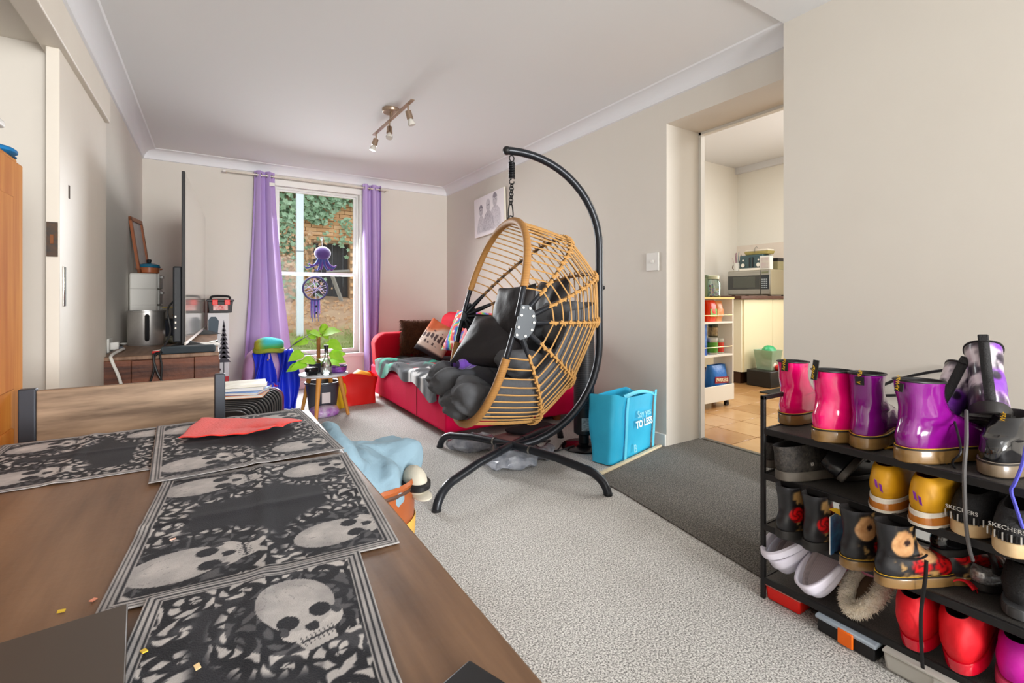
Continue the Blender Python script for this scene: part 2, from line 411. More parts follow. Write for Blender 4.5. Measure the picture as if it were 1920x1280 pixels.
# ---------------------------------------------------------------- outdoors seen through the window
def gz(x, y): return -.35+max(0, y-5.9)*.245+.05*math.sin(x*1.3+y)-.10*math.exp(-((y-9.2)/1.0)**2)
g = MB().grid(lambda u, v: (-7+16*u, 5.93+7*v, gz(-7+16*u, 5.93+7*v)+rnd.uniform(-.02, .02)), 90, 60)
go = g.build('ground_outside', mat('yard_ground', (150, 110, 80), .95, vcol=True, bump=(9, .6)))
go['kind'] = 'structure'
def gcol(x, y, z):
    n = fbm(x*4, y*4, 3); k = sstep(9.7, 9.1, y+n*1.2-.5)*sstep(.22, .45, n+.12)
    return mixc(mixc((164, 128, 100), (214, 186, 156), fbm(x*9, y*9, 5)), mixc((122, 138, 78), (176, 178, 120), n), k)
paint(go, gcol)
WY = 11.2                                                     # brick wall with a dark doorway, behind the yard
bw = MB().bb((-4, WY+.03, -.5), (1.87, WY+.2, 6)); bw.bb((2.65, WY+.03, -.5), (7, WY+.2, 6)); bw.bb((1.87, WY+.03, 2.25), (2.65, WY+.2, 6))
bwall = struct(bw, 'wall_outside', mat('mortar', (176, 146, 116), .9), label='tan brick wall of the outbuilding across the yard')
m_br = [mat('tan_brick_%d' % i, c, .9, bump=(25, .3)) for i, c in enumerate([(232, 184, 138), (224, 172, 126), (238, 196, 154)])]
b0 = [MB().box((0, 0, 0), (.228, .06, .076)).build('brick', m, bwall, flat=True) for m in m_br]
cnt = 0
for r in range(27):
    zc = .85+.043+r*.086
    for k in range(14):
        xc = .75+k*.238+(.119 if r % 2 else 0)
        if 1.87-.11 < xc < 2.65+.11 and zc < 2.27: continue
        if xc > 3.5: continue
        if cnt < 3: o = b0[cnt]; o.location = (xc, WY+.02, zc)
        else: share(b0[rnd.randrange(3)], 'brick', (xc, WY+.02+rnd.uniform(0, .006), zc), parent=bwall)
        cnt += 1
MB().bb((.5, WY-.03, 2.40), (4, WY+.03, 2.43)).build('ledge_course', m_br[1], bwall)
dd = thing('shed_door', 'dark weathered plank door in the brick outbuilding outside', 'door', (2.26, WY+.25, .7))
for k in range(7): MB().bb((1.85+k*.118, WY+.25+.006*(k % 2), .7), (1.85+k*.118+.112, WY+.28, 2.3)).build('plank', mat('dark_weathered_plank', (66, 66, 70), .85, noise=((20, 20, 2), (88, 86, 88), 1.4)), dd, world=True)
tim = MB().tube([(2.42, WY-.25, gz(2.42, WY-.25)), (2.22, WY-.06, 1.60)], .045, 4); tim.tube([(2.12, WY-.1, 1.58), (2.62, WY-.1, 1.62)], .045, 4)
tag(tim.build('timber_prop', mat('grey_timber', (150, 144, 136), .85)), 'grey timber prop leaning against the dark plank door outside', 'timber')
pp = at(562, 572, y=9.3); pz = gz(pp.x, 9.3)
post = thing('verandah_post', 'white painted post standing in the yard outside the window', 'post', (pp.x, 9.3, pz-.1))
MB().box((0, 0, 1.9), (.115, .115, 3.8)).build('shaft', mat('post_white', (226, 232, 240), .6), post, bevel=.006)
MB().box((0, 0, 1.62), (.122, .122, .022)).build('joint_band', mat('post_grey', (150, 155, 162), .6), post)
# ivy: countless leaves, one object
lv = MB(); r2 = random.Random(3)
def leaf(mb, p, sz, r):
    n = Vector((r.uniform(-.5, .5), -1, r.uniform(-.2, .8))).normalized(); x = n.orthogonal().normalized(); x.rotate(Matrix.Rotation(r.uniform(0, 6.28), 3, n)); y = n.cross(x)
    pts = [(0, -.5), (.35, -.55), (.28, -.1), (.55, .1), (.22, .25), (0, .7), (-.22, .25), (-.55, .1), (-.28, -.1), (-.35, -.55)]
    mb.add([p+(x*a+y*b)*sz+n*(.1*sz*abs(a)) for a, b in pts], [tuple(range(10))])
for i in range(2400):
    x = r2.uniform(.7, 3.3); z = r2.uniform(1.7, 4.0)
    lim = 2.72+.12*math.sin(x*3.1+.4)-.12*math.sin(x*7)+(-.5 if x < 1.45 else 0)+(.25 if x > 2.5 else 0)
    if z < lim and r2.random() > .02: continue
    leaf(lv, Vector((x, WY-.06-r2.uniform(0, .35)*max(0, min(1, (z-lim+.4))), z)), r2.uniform(.07, .13), r2)
for i in range(330):                                           # lower strands at the left and over the doorway
    if i < 260: x, z = r2.gauss(1.35, .28), r2.uniform(.9, 2.4)
    else: x, z = r2.choice([2.1, 2.45, 2.6])+r2.gauss(0, .07), r2.uniform(2.2, 2.8)
    leaf(lv, Vector((x, WY-.06-r2.uniform(0, .2), z)), r2.uniform(.05, .1), r2)
iv = lv.build('ivy', mat('ivy_leaf', (96, 134, 92), .6, noise=(7, (176, 200, 170), 2.2)), flat=True)
tag(iv, 'green ivy hanging over the brick wall outside the window', 'ivy', kind='stuff')
dl = MB()
for i in range(900):
    if r2.random() < .55: x, z, y = r2.gauss(1.4, .28), r2.uniform(.9, 2.5), WY-.06-r2.uniform(0, .25)
    else: x = r2.uniform(.4, 3.4); y = r2.uniform(9.3, 11); z = gz(x, y)+.03
    leaf(dl, Vector((x, y, z)), r2.uniform(.04, .09), r2)
tag(dl.build('dry_leaves', mat('dry_leaf', (186, 132, 92), .8, noise=(9, (214, 186, 150), 2)), flat=True), 'brown dead creeper and fallen leaves below the ivy outside', 'leaves', kind='stuff')
gr = MB()
for i in range(6000):
    x = r2.uniform(.6, 2.9); y = r2.uniform(7.6, 9.4)
    if fbm(np.array([x*4.]), np.array([y*4.]), 3)[0] < .42: continue
    z = gz(x, y); a = r2.uniform(0, 6.28); hh = r2.uniform(.03, .08)
    gr.add([(x, y, z), (x+.012*math.cos(a), y+.012*math.sin(a), z), (x+.03*math.cos(a+1), y+.03*math.sin(a+1), z+hh)], [(0, 1, 2)])
tag(gr.build('grass', mat('grass_blade', (136, 158, 86), .7, noise=(5, (182, 188, 128), 2)), flat=True), 'patchy green grass on the bank outside the window', 'grass', kind='stuff')

# ---------------------------------------------------------------- kitchen shell
KX, KY, KC = 6.6, 4.2, 2.93
m_kw = mat('kitchen_wall_white', (244, 241, 232), .8)
struct(MB().bb((KX, -1, 0), (KX+.15, KY, 3.2)), 'wall_kitchen_end', m_kw); struct(MB().bb((2.957, KY, 0), (KX, KY+.15, 3.2)), 'wall_kitchen_side', m_kw)
struct(MB().bb((2.957, -1.15, 0), (KX, -1, 3.2)), 'wall_kitchen_near', m_kw)
struct(MB().bb((2.957, -1, KC), (KX, KY, KC+.15)), 'ceiling_kitchen', m_ceil)
struct(MB().bb((KX-.06, -1, KC-.09), (KX, KY, KC)), 'trim_9', m_corn); struct(MB().bb((KX-.008, 2.5, 1.04), (KX, KY, 1.78)), 'trim_10', mat('splashback_tile', (238, 226, 214), .25), label='pale splashback behind the microwave')
kf = struct(MB().bb((2.957, -1, -.05), (KX, KY, -.003)), 'floor_kitchen', mat('tile_grout', (150, 116, 74), .8), label='kitchen floor of honey coloured square tiles')
m_t = [mat('kitchen_tile_%d' % i, c, .22, noise=(5, c2, 1.3)) for i, (c, c2) in enumerate([((192, 150, 100), (170, 124, 74)), ((200, 160, 112), (178, 132, 84)), ((182, 138, 88), (162, 114, 68))])]
t0 = [MB().box((0, 0, 0), (.324, .324, .012)).build('tile', m, kf, bevel=.002, seg=1) for m in m_t]
k = 0
for i in range(11):
    for j in range(11):
        p = (2.975+.165+i*.33, .3+.165+j*.33, 0)
        if p[0] > KX-.1 or p[1] > KY-.1: continue
        if k < 3: t0[k].location = p
        else: share(t0[rnd.randrange(3)], 'tile', p, parent=kf)
        k += 1
# ================================================================== HANGING EGG CHAIR AND STAND
m_tubeM = mat('charcoal_powder_coat', (38, 41, 47), .32, .35)
m_rope = mat('tan_rattan_rope', (196, 148, 84), .6, bump=(220, .3))
m_wrap = mat('tan_rattan_wrap', (188, 138, 76), .6, wave=(60, (150, 104, 52), .6, 'Z'))
m_bolt = mat('pale_bolt', (176, 174, 168), .35, .8)
BC = Vector((1.497, 2.385, 0)); PE = Vector((.968, -.25, 0)); PR = .578
st = thing('egg_chair_stand', 'charcoal curved steel stand with splayed feet holding the hanging rattan chair', 'chair stand', BC)
# curved main tube: base centre -> post -> overhead arm
P = [BC+PE*(-.10)+Vector((0, 0, .128)), BC+Vector((0, 0, .125))]
for i in range(1, 13):
    t = R(90)*i/12; P.append(BC+PE*(PR*math.sin(t))+Vector((0, 0, .125+.60*(1-math.cos(t)))))
P += [BC+PE*PR+Vector((0, 0, z)) for z in (.9, 1.05, 1.2, 1.32)]
for i in range(1, 15):
    t = R(90)*i/14; P.append(BC+PE*(PR-(PR)*(1-math.cos(t)))+Vector((0, 0, 1.32+.555*math.sin(t))))
P.append(BC-PE*.03+Vector((0, 0, 1.875)))
mt = MB().tube(P, .0235, 14).build('curved_post', m_tubeM, st, world=True)
MB().tube([BC+PE*PR+Vector((0, 0, 1.05)), BC+PE*PR+Vector((0, 0, 1.09))], .0255, 14).build('joint_collar', m_tubeM, mt).location = -BC
MB().sphere(BC+PE*(PR+.03)+Vector((0, 0, 1.07)), .012).build('clamp_screw', M_BLACK, mt).location = -BC
MB().sphere(BC-PE*.03+Vector((0, 0, 1.875)), (.026, .026, .026)).build('end_cap', M_BLACK, st, world=True)
feet = [at(825, 838, z=0), at(818, 958, z=0), at(1140, 928, z=0), at(1051, 820, z=0)]
for i, fpt in enumerate(feet):
    dv = (fpt-BC); L_ = dv.length; dv = dv.normalized(); h = .135
    pts = [BC+Vector((0, 0, h)), BC+dv*(L_*.5)+Vector((0, 0, h-.01)), BC+dv*(L_-.15)+Vector((0, 0, .105))]
    for k in range(1, 7):
        t = R(90)*k/6*.95; pts.append(BC+dv*(L_-.15+.15*math.sin(t))+Vector((0, 0, .105-.105*(1-math.cos(t))*1.05)))
    pts[-1].z = .004
    lg = MB().tube(pts, .022, 12).build('leg', m_tubeM, st, world=True)
    q = BC+dv*.13+Vector((0, 0, h-.003)); MB().tube([q, q+dv*.012], .0245, 12).build('collar_ring', M_STEEL if i in (0, 2) else m_tubeM, lg).location = -BC
    MB().tube([fpt+Vector((0, 0, .0)), fpt+Vector((0, 0, .012))], .0235, 12).build('foot_cap', M_BLACK, lg).location = -BC

# basket: ribs fan out between two side plates on the sideways axis
O = Vector((1.328, 2.40, .885)); LAT = Vector((.18, .984, 0)).normalized(); UP = Vector((.162, -.006, .572)); BK = Vector((.984, -.18, 0)); BW, BD = .465, .675
def shell(phi, th, k=1.0):
    """phi 0 rim top .. 180 rim bottom round the back; th 0 near plate .. 180 far plate"""
    a, t = R(phi), R(th)
    sn = max(0, math.sin(a)); e = UP*math.cos(a)+(BK*BD+Vector((0, 0, -.02)))*(sn**(.95 if phi < 90 else .62))+Vector((-.14, 0, -.20))*(math.sin(2*a-math.pi) if phi > 90 else 0)*.5
    return O-LAT*(BW*math.cos(t)*k)+e*(math.sin(t)**.80*k)
bs = thing('hanging_egg_chair', 'tan rattan hanging egg chair with spider-web rope back and black side plates', 'egg chair', (BC.x, BC.y, .30))
rim = lambda sgn, n0, n1, n=22: [shell(0 if sgn > 0 else 180, n0+(n1-n0)*i/(n-1)) for i in range(n)]
MB().tube(rim(1, 13, 167, 50), .021, 12).build('upper_rim_wrap', m_wrap, bs, world=True)
MB().tube(rim(-1, 13, 167, 50), .021, 12).build('lower_rim_wrap', m_wrap, bs, world=True)
for a, b, s_ in ((1.5, 14, 1), (1.5, 14, -1), (166, 178.5, 1), (166, 178.5, -1)): MB().tube(rim(s_, a, b, 10), .0145, 12).build('rim_tube', m_tubeM, bs, world=True)
PH = (30, 60, 90, 120, 150)
for ph in PH:
    MB().tube([shell(ph, 2+176*i/47) for i in range(48)], .0095, 8).build('rib', mat('rib_dark_wrapped', (44, 40, 36), .5, wave=(14, (150, 108, 58), 1, 'DIAGONAL')), bs, world=True)
for sgn, nm in ((0, 'near'), (180, 'far')):                      # side plates with bolts
    ax = LAT*(-1 if sgn == 0 else 1); c0 = O+ax*(BW+.022)+BK*.035; up_ = UP.normalized(); bk = (BK-up_*BK.dot(up_)).normalized()
    out = [(-.04, .080), (.0, .088), (.038, .065), (.058, .025), (.058, -.025), (.038, -.065), (0, -.088), (-.04, -.080)]
    pl = MB().prism([c0+bk*a+up_*b-ax*.006 for a, b in out], ax*.010).build('side_plate', mat('plate_charcoal', (58, 63, 68), .4, .3), bs, world=True, bevel=.002)
    for a, q in ((-.027, .068), (-.027, .030), (-.027, -.030), (-.027, -.068), (.008, .074), (.034, .042), (.045, 0.012), (.043, -.025), (.018, -.062)):
        w = c0+bk*a+up_*q; MB().tube([w, w+ax*.010], .0062, 10).build('bolt', m_bolt, pl).location = -bs.location
    for ph in PH:                                              # conical sockets where ribs leave the plate
        p0, p1 = shell(ph, abs(sgn-1.2)), shell(ph, abs(sgn-12)); MB().tube([p0, p0.lerp(p1, .5), p1], [.011, .015, .011], 10).build('rib_socket', m_tubeM, bs, world=True)
NR = 31
for i in range(NR):
    th = 13+154*i/(NR-1); r_ = random.Random(i)
    pts = []
    for k, (a, b) in enumerate(zip((0,)+PH, PH+(180,))):
        A, B = shell(a, th+(.6 if k % 2 else -.6), 1.004), shell(b, th+(-.6 if k % 2 else .6), 1.004)
        n_ = 4
        for q in range(n_ if k < 5 else n_+1):
            t = q/n_; p = A.lerp(B, t); mid = shell(a+(b-a)*t, th, 1.004); pts.append(p.lerp(mid, .25))
    rp = MB().tube(pts, .0042, 5)
    for ph in PH:                                              # knots round the ribs
        A, B = shell(ph, th-2.2, 1.01), shell(ph, th+2.2, 1.01); A2, B2 = shell(ph-2.6, th-1.6, 1.012), shell(ph+2.6, th+1.6, 1.012)
        rp.tube([A, shell(ph, th, 1.02), B], .0068, 5); rp.tube([A2, shell(ph, th, 1.022), B2], .0055, 5)
    rp.build('rope', m_rope, bs, world=True)
# spring, chain and carabiner
ht = Vector((BC.x, BC.y, 1.853)); top = shell(0, 90)+UP.normalized()*.02
zs = ht.z; MB().tube([ht+Vector((.016*math.cos(a), 0, -.022+.018*math.sin(a))) for a in [R(i*30) for i in range(12)]], .0038, 6, closed=True).build('top_ring', M_BLACK, bs, world=True)
zs -= .042; n = 90
MB().tube([Vector((ht.x+.0165*math.cos(i*.7), ht.y+.0165*math.sin(i*.7), zs-.10*i/n)) for i in range(n)], .0045, 6).build('spring', M_BLACKM, bs, world=True)
zs -= .105
MB().tube([Vector((ht.x+.016*math.cos(a), ht.y, zs-.014+.016*math.sin(a))) for a in [R(100+i*28) for i in range(11)]], .0036, 6).build('spring_hook', M_BLACK, bs, world=True)
zs -= .028
L0 = zs; L1 = top.z+.085; nl = 7; ll = (L0-L1)/nl
for i in range(nl):
    zc = L0-ll*(i+.5); hx = .0125; 
    ring = [(hx*math.cos(a), (ll*.5+.004)*(math.sin(a))) for a in [2*math.pi*k/14 for k in range(14)]]
    ring = [(math.copysign(abs(x)**.7*hx**.3, x), y) for x, y in ring]
    t = i/nl
    MB().tube([Vector((ht.x+(top.x-ht.x)*t+(x if i % 2 else 0), ht.y+(top.y-ht.y)*t+(0 if i % 2 else x), zc+y)) for x, y in ring], .0036, 6, closed=True).build('chain_link', M_BLACK, bs, world=True)
cb = [(0, .043), (-.010, .036), (-.017, -.022), (-.009, -.040), (.004, -.042), (.017, -.026), (.010, .036)]
MB().tube(spline([Vector((top.x+x, top.y, L1-.042+y)) for x, y in cb+[cb[0]]], 4)[:-1], .0042, 6, closed=True).build('carabiner', M_BLACK, bs, world=True)
MB().tube([top+Vector((.02*math.cos(a), 0, -.006+.022*math.sin(a))) for a in [R(i*30) for i in range(12)]], .005, 6, closed=True).build('lifting_loop', M_BLACK, bs, world=True)

# cushions in the chair
m_cush = mat('charcoal_cotton', (88, 90, 94), .9, bump=(22, .6))
def inner(phi, th, k): return shell(phi, th, k)
pad = MB()
def padfn(side):
    def fn(u, v):
        ph = 78+106*u; th = 24+132*v
        ed = (math.sin(math.pi*u)**.4)*(math.sin(math.pi*v)**.4)
        tuft = .5+.5*abs(math.sin(math.pi*3*u))**.6*abs(math.sin(math.pi*3*v))**.6
        k = .955 if side else .955-.34*ed*tuft
        return inner(ph, th, k)
    return fn
pad.grid(padfn(0), 44, 44); pad.grid(padfn(1), 30, 30)
pc = thing('egg_chair_seat_pad', 'puffy charcoal padded cushion lining the hanging egg chair', 'cushion', O+Vector((0, 0, -.5)))
pad.noise(.006, 9, 2).build('seat_pad', m_cush, pc, world=True, sharp=180)
fw = -BK
def lobe(c, r, nm, seed, tilt=0, yaw=0, creases=5):
    from mathutils import noise as mn
    M = frame(fw) @ Euler((tilt, 0, yaw)).to_matrix(); b = MB().sphere(c, r, 40, 24, M, .78)
    cc = Vector(c)
    b.v = [tuple(Vector(p)+(Vector(p)-cc).normalized()*(.016*math.sin(creases*math.atan2((Vector(p)-cc).dot(LAT), (Vector(p)-cc).z)*1.0+2.5*mn.noise(Vector(p)*5))+.012*mn.noise(Vector(p)*11+Vector((seed, 0, 0))))) for p in b.v]
    return b.build(nm, m_cush, pc, world=True, sharp=180)
B0 = O-UP
lobe(B0+fw*.0+LAT*.19+Vector((0, 0, .205)), (.15, .125, .095), 'front_bolster', 1, R(8), .2)
lobe(B0+BK*.05-LAT*.10+Vector((0, 0, .155)), (.165, .115, .085), 'front_bolster', 2, R(28), -.2)
lobe(B0+fw*.0+LAT*.05+Vector((0, 0, .10)), (.20, .085, .07), 'front_bolster', 5, R(10), 0)
lobe(O-LAT*.20+BK*.20+Vector((0, 0, -.27)), (.11, .20, .085), 'side_bolster', 3, R(20), .1)
lobe(O+BK*.42-LAT*.10+Vector((0, 0, -.03)), (.24, .11, .14), 'back_bolster', 4, R(30), .05)
m_blk = mat('black_satin', (22, 18, 21), .55, bump=(14, .4))
def black_cushion(c, w, h, t, fwd, up, label, seed):
    mb = MB(); cushion(mb, w, h, t, frame(fwd, up), c, 26, seed=seed, amp=.02)
    tag(mb.build('black_cushion', m_blk, weld=True, sharp=180), label, 'cushion')
black_cushion(O+BK*.16-LAT*.02+Vector((0, 0, .02)), .36, .36, .15, fw+LAT*-.25+Vector((0, 0, .25)), (-.05, .05, 1), 'black square cushion propped upright in the back of the egg chair', 5)
black_cushion(O+BK*.05+LAT*.0+Vector((0, 0, -.13)), .42, .38, .15, fw*.5-LAT*.5+Vector((0, 0, .75)), (.4, .2, 1), 'black square cushion lying forward beside the purple soft toy', 9)
black_cushion(O+BK*.42+LAT*.05+Vector((0, 0, .06)), .40, .36, .14, fw+Vector((0, 0, .3)), (.1, 0, 1), 'black cushion pushed against the rope back of the egg chair', 13)
# purple soft toy
m_pur = mat('purple_plush', (120, 76, 190), .9, sheen=.5, bump=(90, .3))
tc0 = O+fw*.08+LAT*.06+Vector((0, 0, -.235))
toy = thing('soft_toy', 'small purple plush toy with dark paws sitting on the egg chair cushion', 'soft toy', tc0+Vector((0, 0, -.08)))
MB().sphere(tc0, (.06, .068, .056), 20, 14).noise(.005, 20).build('body', m_pur, toy, world=True, sharp=180)
MB().sphere(tc0+LAT*.04+fw*-.02+Vector((0, 0, .068)), (.044, .044, .04), 18, 12).build('head', m_pur, toy, world=True, sharp=180)
for q in (-1, 1): MB().sphere(tc0+LAT*(.04+q*.028)+Vector((0, 0, .104)), (.015, .012, .022), 12, 8).build('ear', m_pur, toy, world=True, sharp=180)
for q, z in ((-1, -.02), (1, -.03)):
    lg = MB().tube([tc0+LAT*(q*.045), tc0+LAT*(q*.06)+fw*.056+Vector((0, 0, z))], [.026, .029], 14); lg.sphere(tc0+LAT*(q*.06)+fw*.06+Vector((0, 0, z)), .030)
    lo = lg.build('paw', m_pur, toy, world=True, sharp=180)
    MB().sphere(tc0+LAT*(q*.062)+fw*.080+Vector((0, 0, z)), (.015, .021, .021)).build('paw_pad', mat('dark_violet_plush', (44, 30, 70), .9), lo).location = -toy.location

# ================================================================== SOFA
m_red = mat('red_suede', (184, 4, 28), .8, noise=(3.5, (196, 6, 40), 1.3), bump=(60, .1), spec=.2)
m_red_lit = mat('red_suede_lit_pink', (224, 6, 78), .8, noise=((8, 8, 2), (208, 4, 58), 1.3), bump=(60, .1), spec=.2)  # same red suede, painted pinker for the light on the sofa front
SX0, SX1, SY0, SY1 = 1.375, 2.56, 3.05, 4.93
so = thing('sofa', 'red suede sofa bed with one arm and raised back against the wall', 'sofa', (1.95, 3.95, 0))
MB().bb((SX0, SY0, .055), (SX1-.03, SY1, .33)).build('base', m_red_lit, so, world=True, bevel=.02, seg=3)
MB().bb((SX0+.01, SY0+.01, .325), (2.02, SY1-.17, .40)).build('seat_cushion', m_red, so, world=True, bevel=.03, seg=4)
mb = MB().prism([(SX0+.02, 0, .30), (SX0, 0, .55), (SX0+.03, 0, .62), (SX0+.10, 0, .652), (SX1-.05, 0, .655), (SX1-.05, 0, .30)], (0, .19, 0))
mb.v = [(x, y+SY1-.175, z) for x, y, z in mb.v]
MB().add(mb.v, mb.f).build('arm', m_red, so, world=True, bevel=.035, seg=4)
for j, (y0, y1, zt) in enumerate(((SY0+.02, 3.90, .80), (3.905, SY1-.18, .86))):
    q = MB().prism([(2.0, y0, .40), (2.08, y0, zt-.04), (2.16, y0, zt), (2.42, y0, zt-.02), (SX1-.02, y0, .40)], (0, y1-y0, 0))
    q.build('back_cushion', m_red, so, world=True, bevel=.045, seg=4)
MB().bb((SX0+.003, 3.62, .07), (SX0-.003, 3.625, .32)).build('seam', mat('red_seam', (150, 8, 34), .8), so, world=True)
for x in (SX0+.09, SX1-.15):
    for y in (SY0+.09, SY1-.1): MB().lathe([(.028, 0), (.036, .03), (.036, .06)], (x, y, 0), 16).build('foot', mat('orange_timber_foot', (170, 90, 44), .5), so, world=True)
# blanket with teal streaks draped over the seat
def blank(u, v):
    y = SY0+.13+(SY1-.20-SY0-.13)*u; s = v*1.05
    dr = .10+.04*math.sin(u*7+1)+.03*math.sin(u*17)
    if s < dr: x, z = SX0-.016-.006*math.sin(u*30), .40-(dr-s)
    else: x, z = SX0-.008+(s-dr)*.98, .412+.012*math.sin(u*23+v*6)+.012*math.sin(v*31+u*9)
    k = max(0, 1-abs(s-dr)/.03); z -= .006*k
    return (x, y+.02*math.sin(v*9), z)
bk_ = MB().grid(blank, 150, 110).build('patterned_blanket', mat('blanket_print', (60, 64, 72), .92, vcol=True, bump=(120, .15), sheen=.2), sharp=180)
tag(bk_, 'charcoal and white blanket streaked with teal spread over the red sofa seat', 'blanket')
def bcol(x, y, z):
    n = fbm(x*5, y*5, 11); wv = np.sin((x*.6+y)*22+n*9+z*30); k = sstep(.55, .9, wv); t = sstep(.1, .4, np.sin((x-y*.5)*9+n*7))*sstep(3.6, 4.2, y)
    base = mixc((15, 18, 25), (38, 42, 52), fbm(x*14, y*14, 2)); c = mixc(base, (150, 154, 162), k*.28)
    c = mixc(c, (34, 158, 132), np.maximum(t*sstep(-.1, .3, wv), 0))
    ring = np.abs(np.hypot((x-1.62)/1.25, y-3.62)-.22); c = mixc(c, (226, 226, 226), sstep(.06, .03, ring)*sstep(.35, .55, fbm(x*25, y*25, 8)))
    return c
paint(bk_, bcol)
# cushions on the sofa
def scush(name, c, w, h, t, fwd, up, m, label, pfn=None, seed=0, amp=.01, nu=26):
    M = frame(fwd, up); mb = MB(); cushion(mb, w, h, t, M, (0, 0, 0), nu, seed=seed, amp=amp)
    o = mb.build(name, m, weld=True, sharp=180); o.location = c
    if pfn: paint(o, lambda x, y, z: pfn(x*M[0][0]+y*M[1][0]+z*M[2][0], x*M[0][2]+y*M[1][2]+z*M[2][2]))
    return tag(o, label, 'cushion')
m_fur = mat('brown_shag', (112, 66, 38), .95, noise=(60, (74, 42, 24), 2))
fc = thing('shaggy_cushion', 'dark brown shaggy fur cushion standing against the sofa arm', 'cushion', (1.79, 4.66, .415))
Mf = frame((-.35, -1, .12)); mb = MB(); cushion(mb, .37, .36, .13, Mf, (1.79, 4.655, .605), 22); mb.build('cover', m_fur, fc, world=True, weld=True, sharp=180)
hb = MB(); r3 = random.Random(5)
for i in range(5200):
    a, b = r3.uniform(-1, 1), r3.uniform(-1, 1); k = ((1-a*a)*(1-b*b))**.42; p = Vector((a*.185, .065*k, b*.18)); p = Mf @ p+Vector((1.79, 4.655, .605)); n = (Mf @ Vector((a*.5+r3.gauss(0, .4), 1, b*.5-.7+r3.gauss(0, .4)))).normalized()
    t = n.orthogonal().normalized()*.0022; hb.add([p-t, p+t, p+n*r3.uniform(.02, .04)+Vector((0, 0, -.008))], [(0, 1, 2)])
hb.build('fur_pile', m_fur, fc, world=True, flat=True)['kind'] = 'stuff'
def tie(a, b):
    r = np.hypot(a, b); th = np.arctan2(b, a); n = fbm(a*14+5, b*14+5, 4); q = (th/6.283*3+r*9+n*1.1) % 1.0
    cols = [(232, 40, 120), (250, 200, 40), (70, 190, 90), (40, 140, 220), (140, 70, 200), (250, 120, 40), (232, 40, 120)]
    o = []
    for ch in range(3): o.append(np.interp(q, np.linspace(0, 1, 7), [c[ch] for c in cols]))
    return mixc(o, (250, 246, 244), sstep(.55, .75, fbm(a*30, b*30, 9)))
m_pr = mat('printed_fabric', (200, 200, 200), .85, vcol=True, bump=(120, .1))
scush('tie_dye_cushion', (1.97, 3.82, .70), .60, .42, .13, (-.8, -.25, .45), (.1, 0, 1), m_pr, 'rainbow tie-dye cushion resting against the red sofa back', tie, 3, nu=60)
def letter(a, b):
    k = (np.abs(np.sin(a*62))*np.abs(np.sin(b*30+fbm(a*30, b*30, 2)*3)) > .42)*(np.abs(b) < .075)
    c = mixc((224, 196, 178), (238, 222, 210), fbm(a*9, b*9, 1)); c = mixc(c, (205, 92, 40), sstep(.05, .13, b+.05*np.sin(a*14))); c = mixc(c, (40, 30, 34), sstep(-.11, -.14, b))
    return mixc(c, (60, 40, 44), k*.8)
scush('printed_cushion', (1.84, 4.31, .60), .36, .36, .13, (-.75, -.55, .45), (.35, -.25, 1), m_pr, 'cream and orange printed cushion leaning in front of the tie-dye cushion', letter, 6, nu=70)
m_quilt = mat('pink_quilted', (224, 32, 74), .7, sheen=.4, wave=(14, (196, 20, 56), 0, 'DIAGONAL'), bump=(30, .3))
scush('quilted_cushion', (1.88, 3.55, .60), .42, .38, .14, (-.9, -.2, .3), (.15, 0, 1), m_quilt, 'hot pink quilted cushion on the sofa behind the egg chair plate')
rl = MB().sphere((1.78, 3.36, .48), (.17, .2, .07), 26, 14).noise(.02, 8, 4)
tag(rl.build('crumpled_throw', mat('coral_fleece', (214, 52, 72), .9, sheen=.4), sharp=180), 'bunched coral pink throw on the near end of the sofa', 'throw')
# ================================================================== WINDOW TEXTILES AND THINGS HANGING THERE
m_lil = mat('lilac_satin', (188, 164, 214), .4, noise=((30, 30, 1.2), (176, 148, 204), 1.2))
rod = thing('curtain_rod', 'thin cream curtain rod above the window', 'curtain rod', (.93, 5.62, 2.30))
MB().tube([(.09, 5.625, 2.297), (1.78, 5.625, 2.297)], .0085, 10).build('rod', mat('cream_metal', (214, 206, 192), .4), rod, world=True)
for x in (.11, 1.76): MB().tube([(x, 5.625, 2.297), (x, BY, 2.297)], .006, 8).build('bracket', mat('cream_metal', (0, 0, 0)), rod, world=True)
MB().tube([(.08, 5.625, 2.297), (.105, 5.625, 2.297)], .012, 10).build('finial', M_WHITEP, rod, world=True)
def curtain(nm, label, top, bot, z1, z0, folds, seed, lean):
    def fn(u, v):
        z = z1+(z0-z1)*v; k = v**1.5
        x0 = top[0]+(bot[0]-top[0])*k; x1 = top[1]+(bot[1]-top[1])*k
        a = math.sin(u*folds*2*math.pi+seed+.4*math.sin(v*3+seed)); x = x0+(x1-x0)*(u+.035*math.sin(u*folds*4*math.pi+seed))
        return (x, 5.63+a*(.030+.022*v)+.012*math.sin(v*5+u*3)-lean*k, z)
    t = thing(nm, label, 'curtain', ((top[0]+top[1])/2, 5.63, z0))
    MB().grid(fn, 110, 40).build('drape', m_lil, t, world=True, sharp=180)
    n = 4
    for i in range(n):
        u = (i+.5)/n; p = fn(u, 0.016); MB().tube([Vector((p[0]+.0*math.cos(a), 5.625+.021*math.cos(a), 2.297+.021*math.sin(a))) for a in [R(24*q) for q in range(15)]], .004, 6, closed=True).build('eyelet', M_STEEL, t, world=True)
    return t
cl = curtain('purple_curtain', 'lilac curtain left of the window, gathered to the floor', (.36, .555), (.24, .76), 2.345, .10, 2.2, .6, .06)
MB().bb((.50, 5.594, 2.19), (.55, 5.597, 2.225)).build('care_tag', M_WHITEP, cl, world=True)
curtain('purple_curtain', 'narrow lilac curtain right of the window, next to the sofa', (1.475, 1.70), (1.50, 1.665), 2.345, .12, 2.2, 2.0, .0)
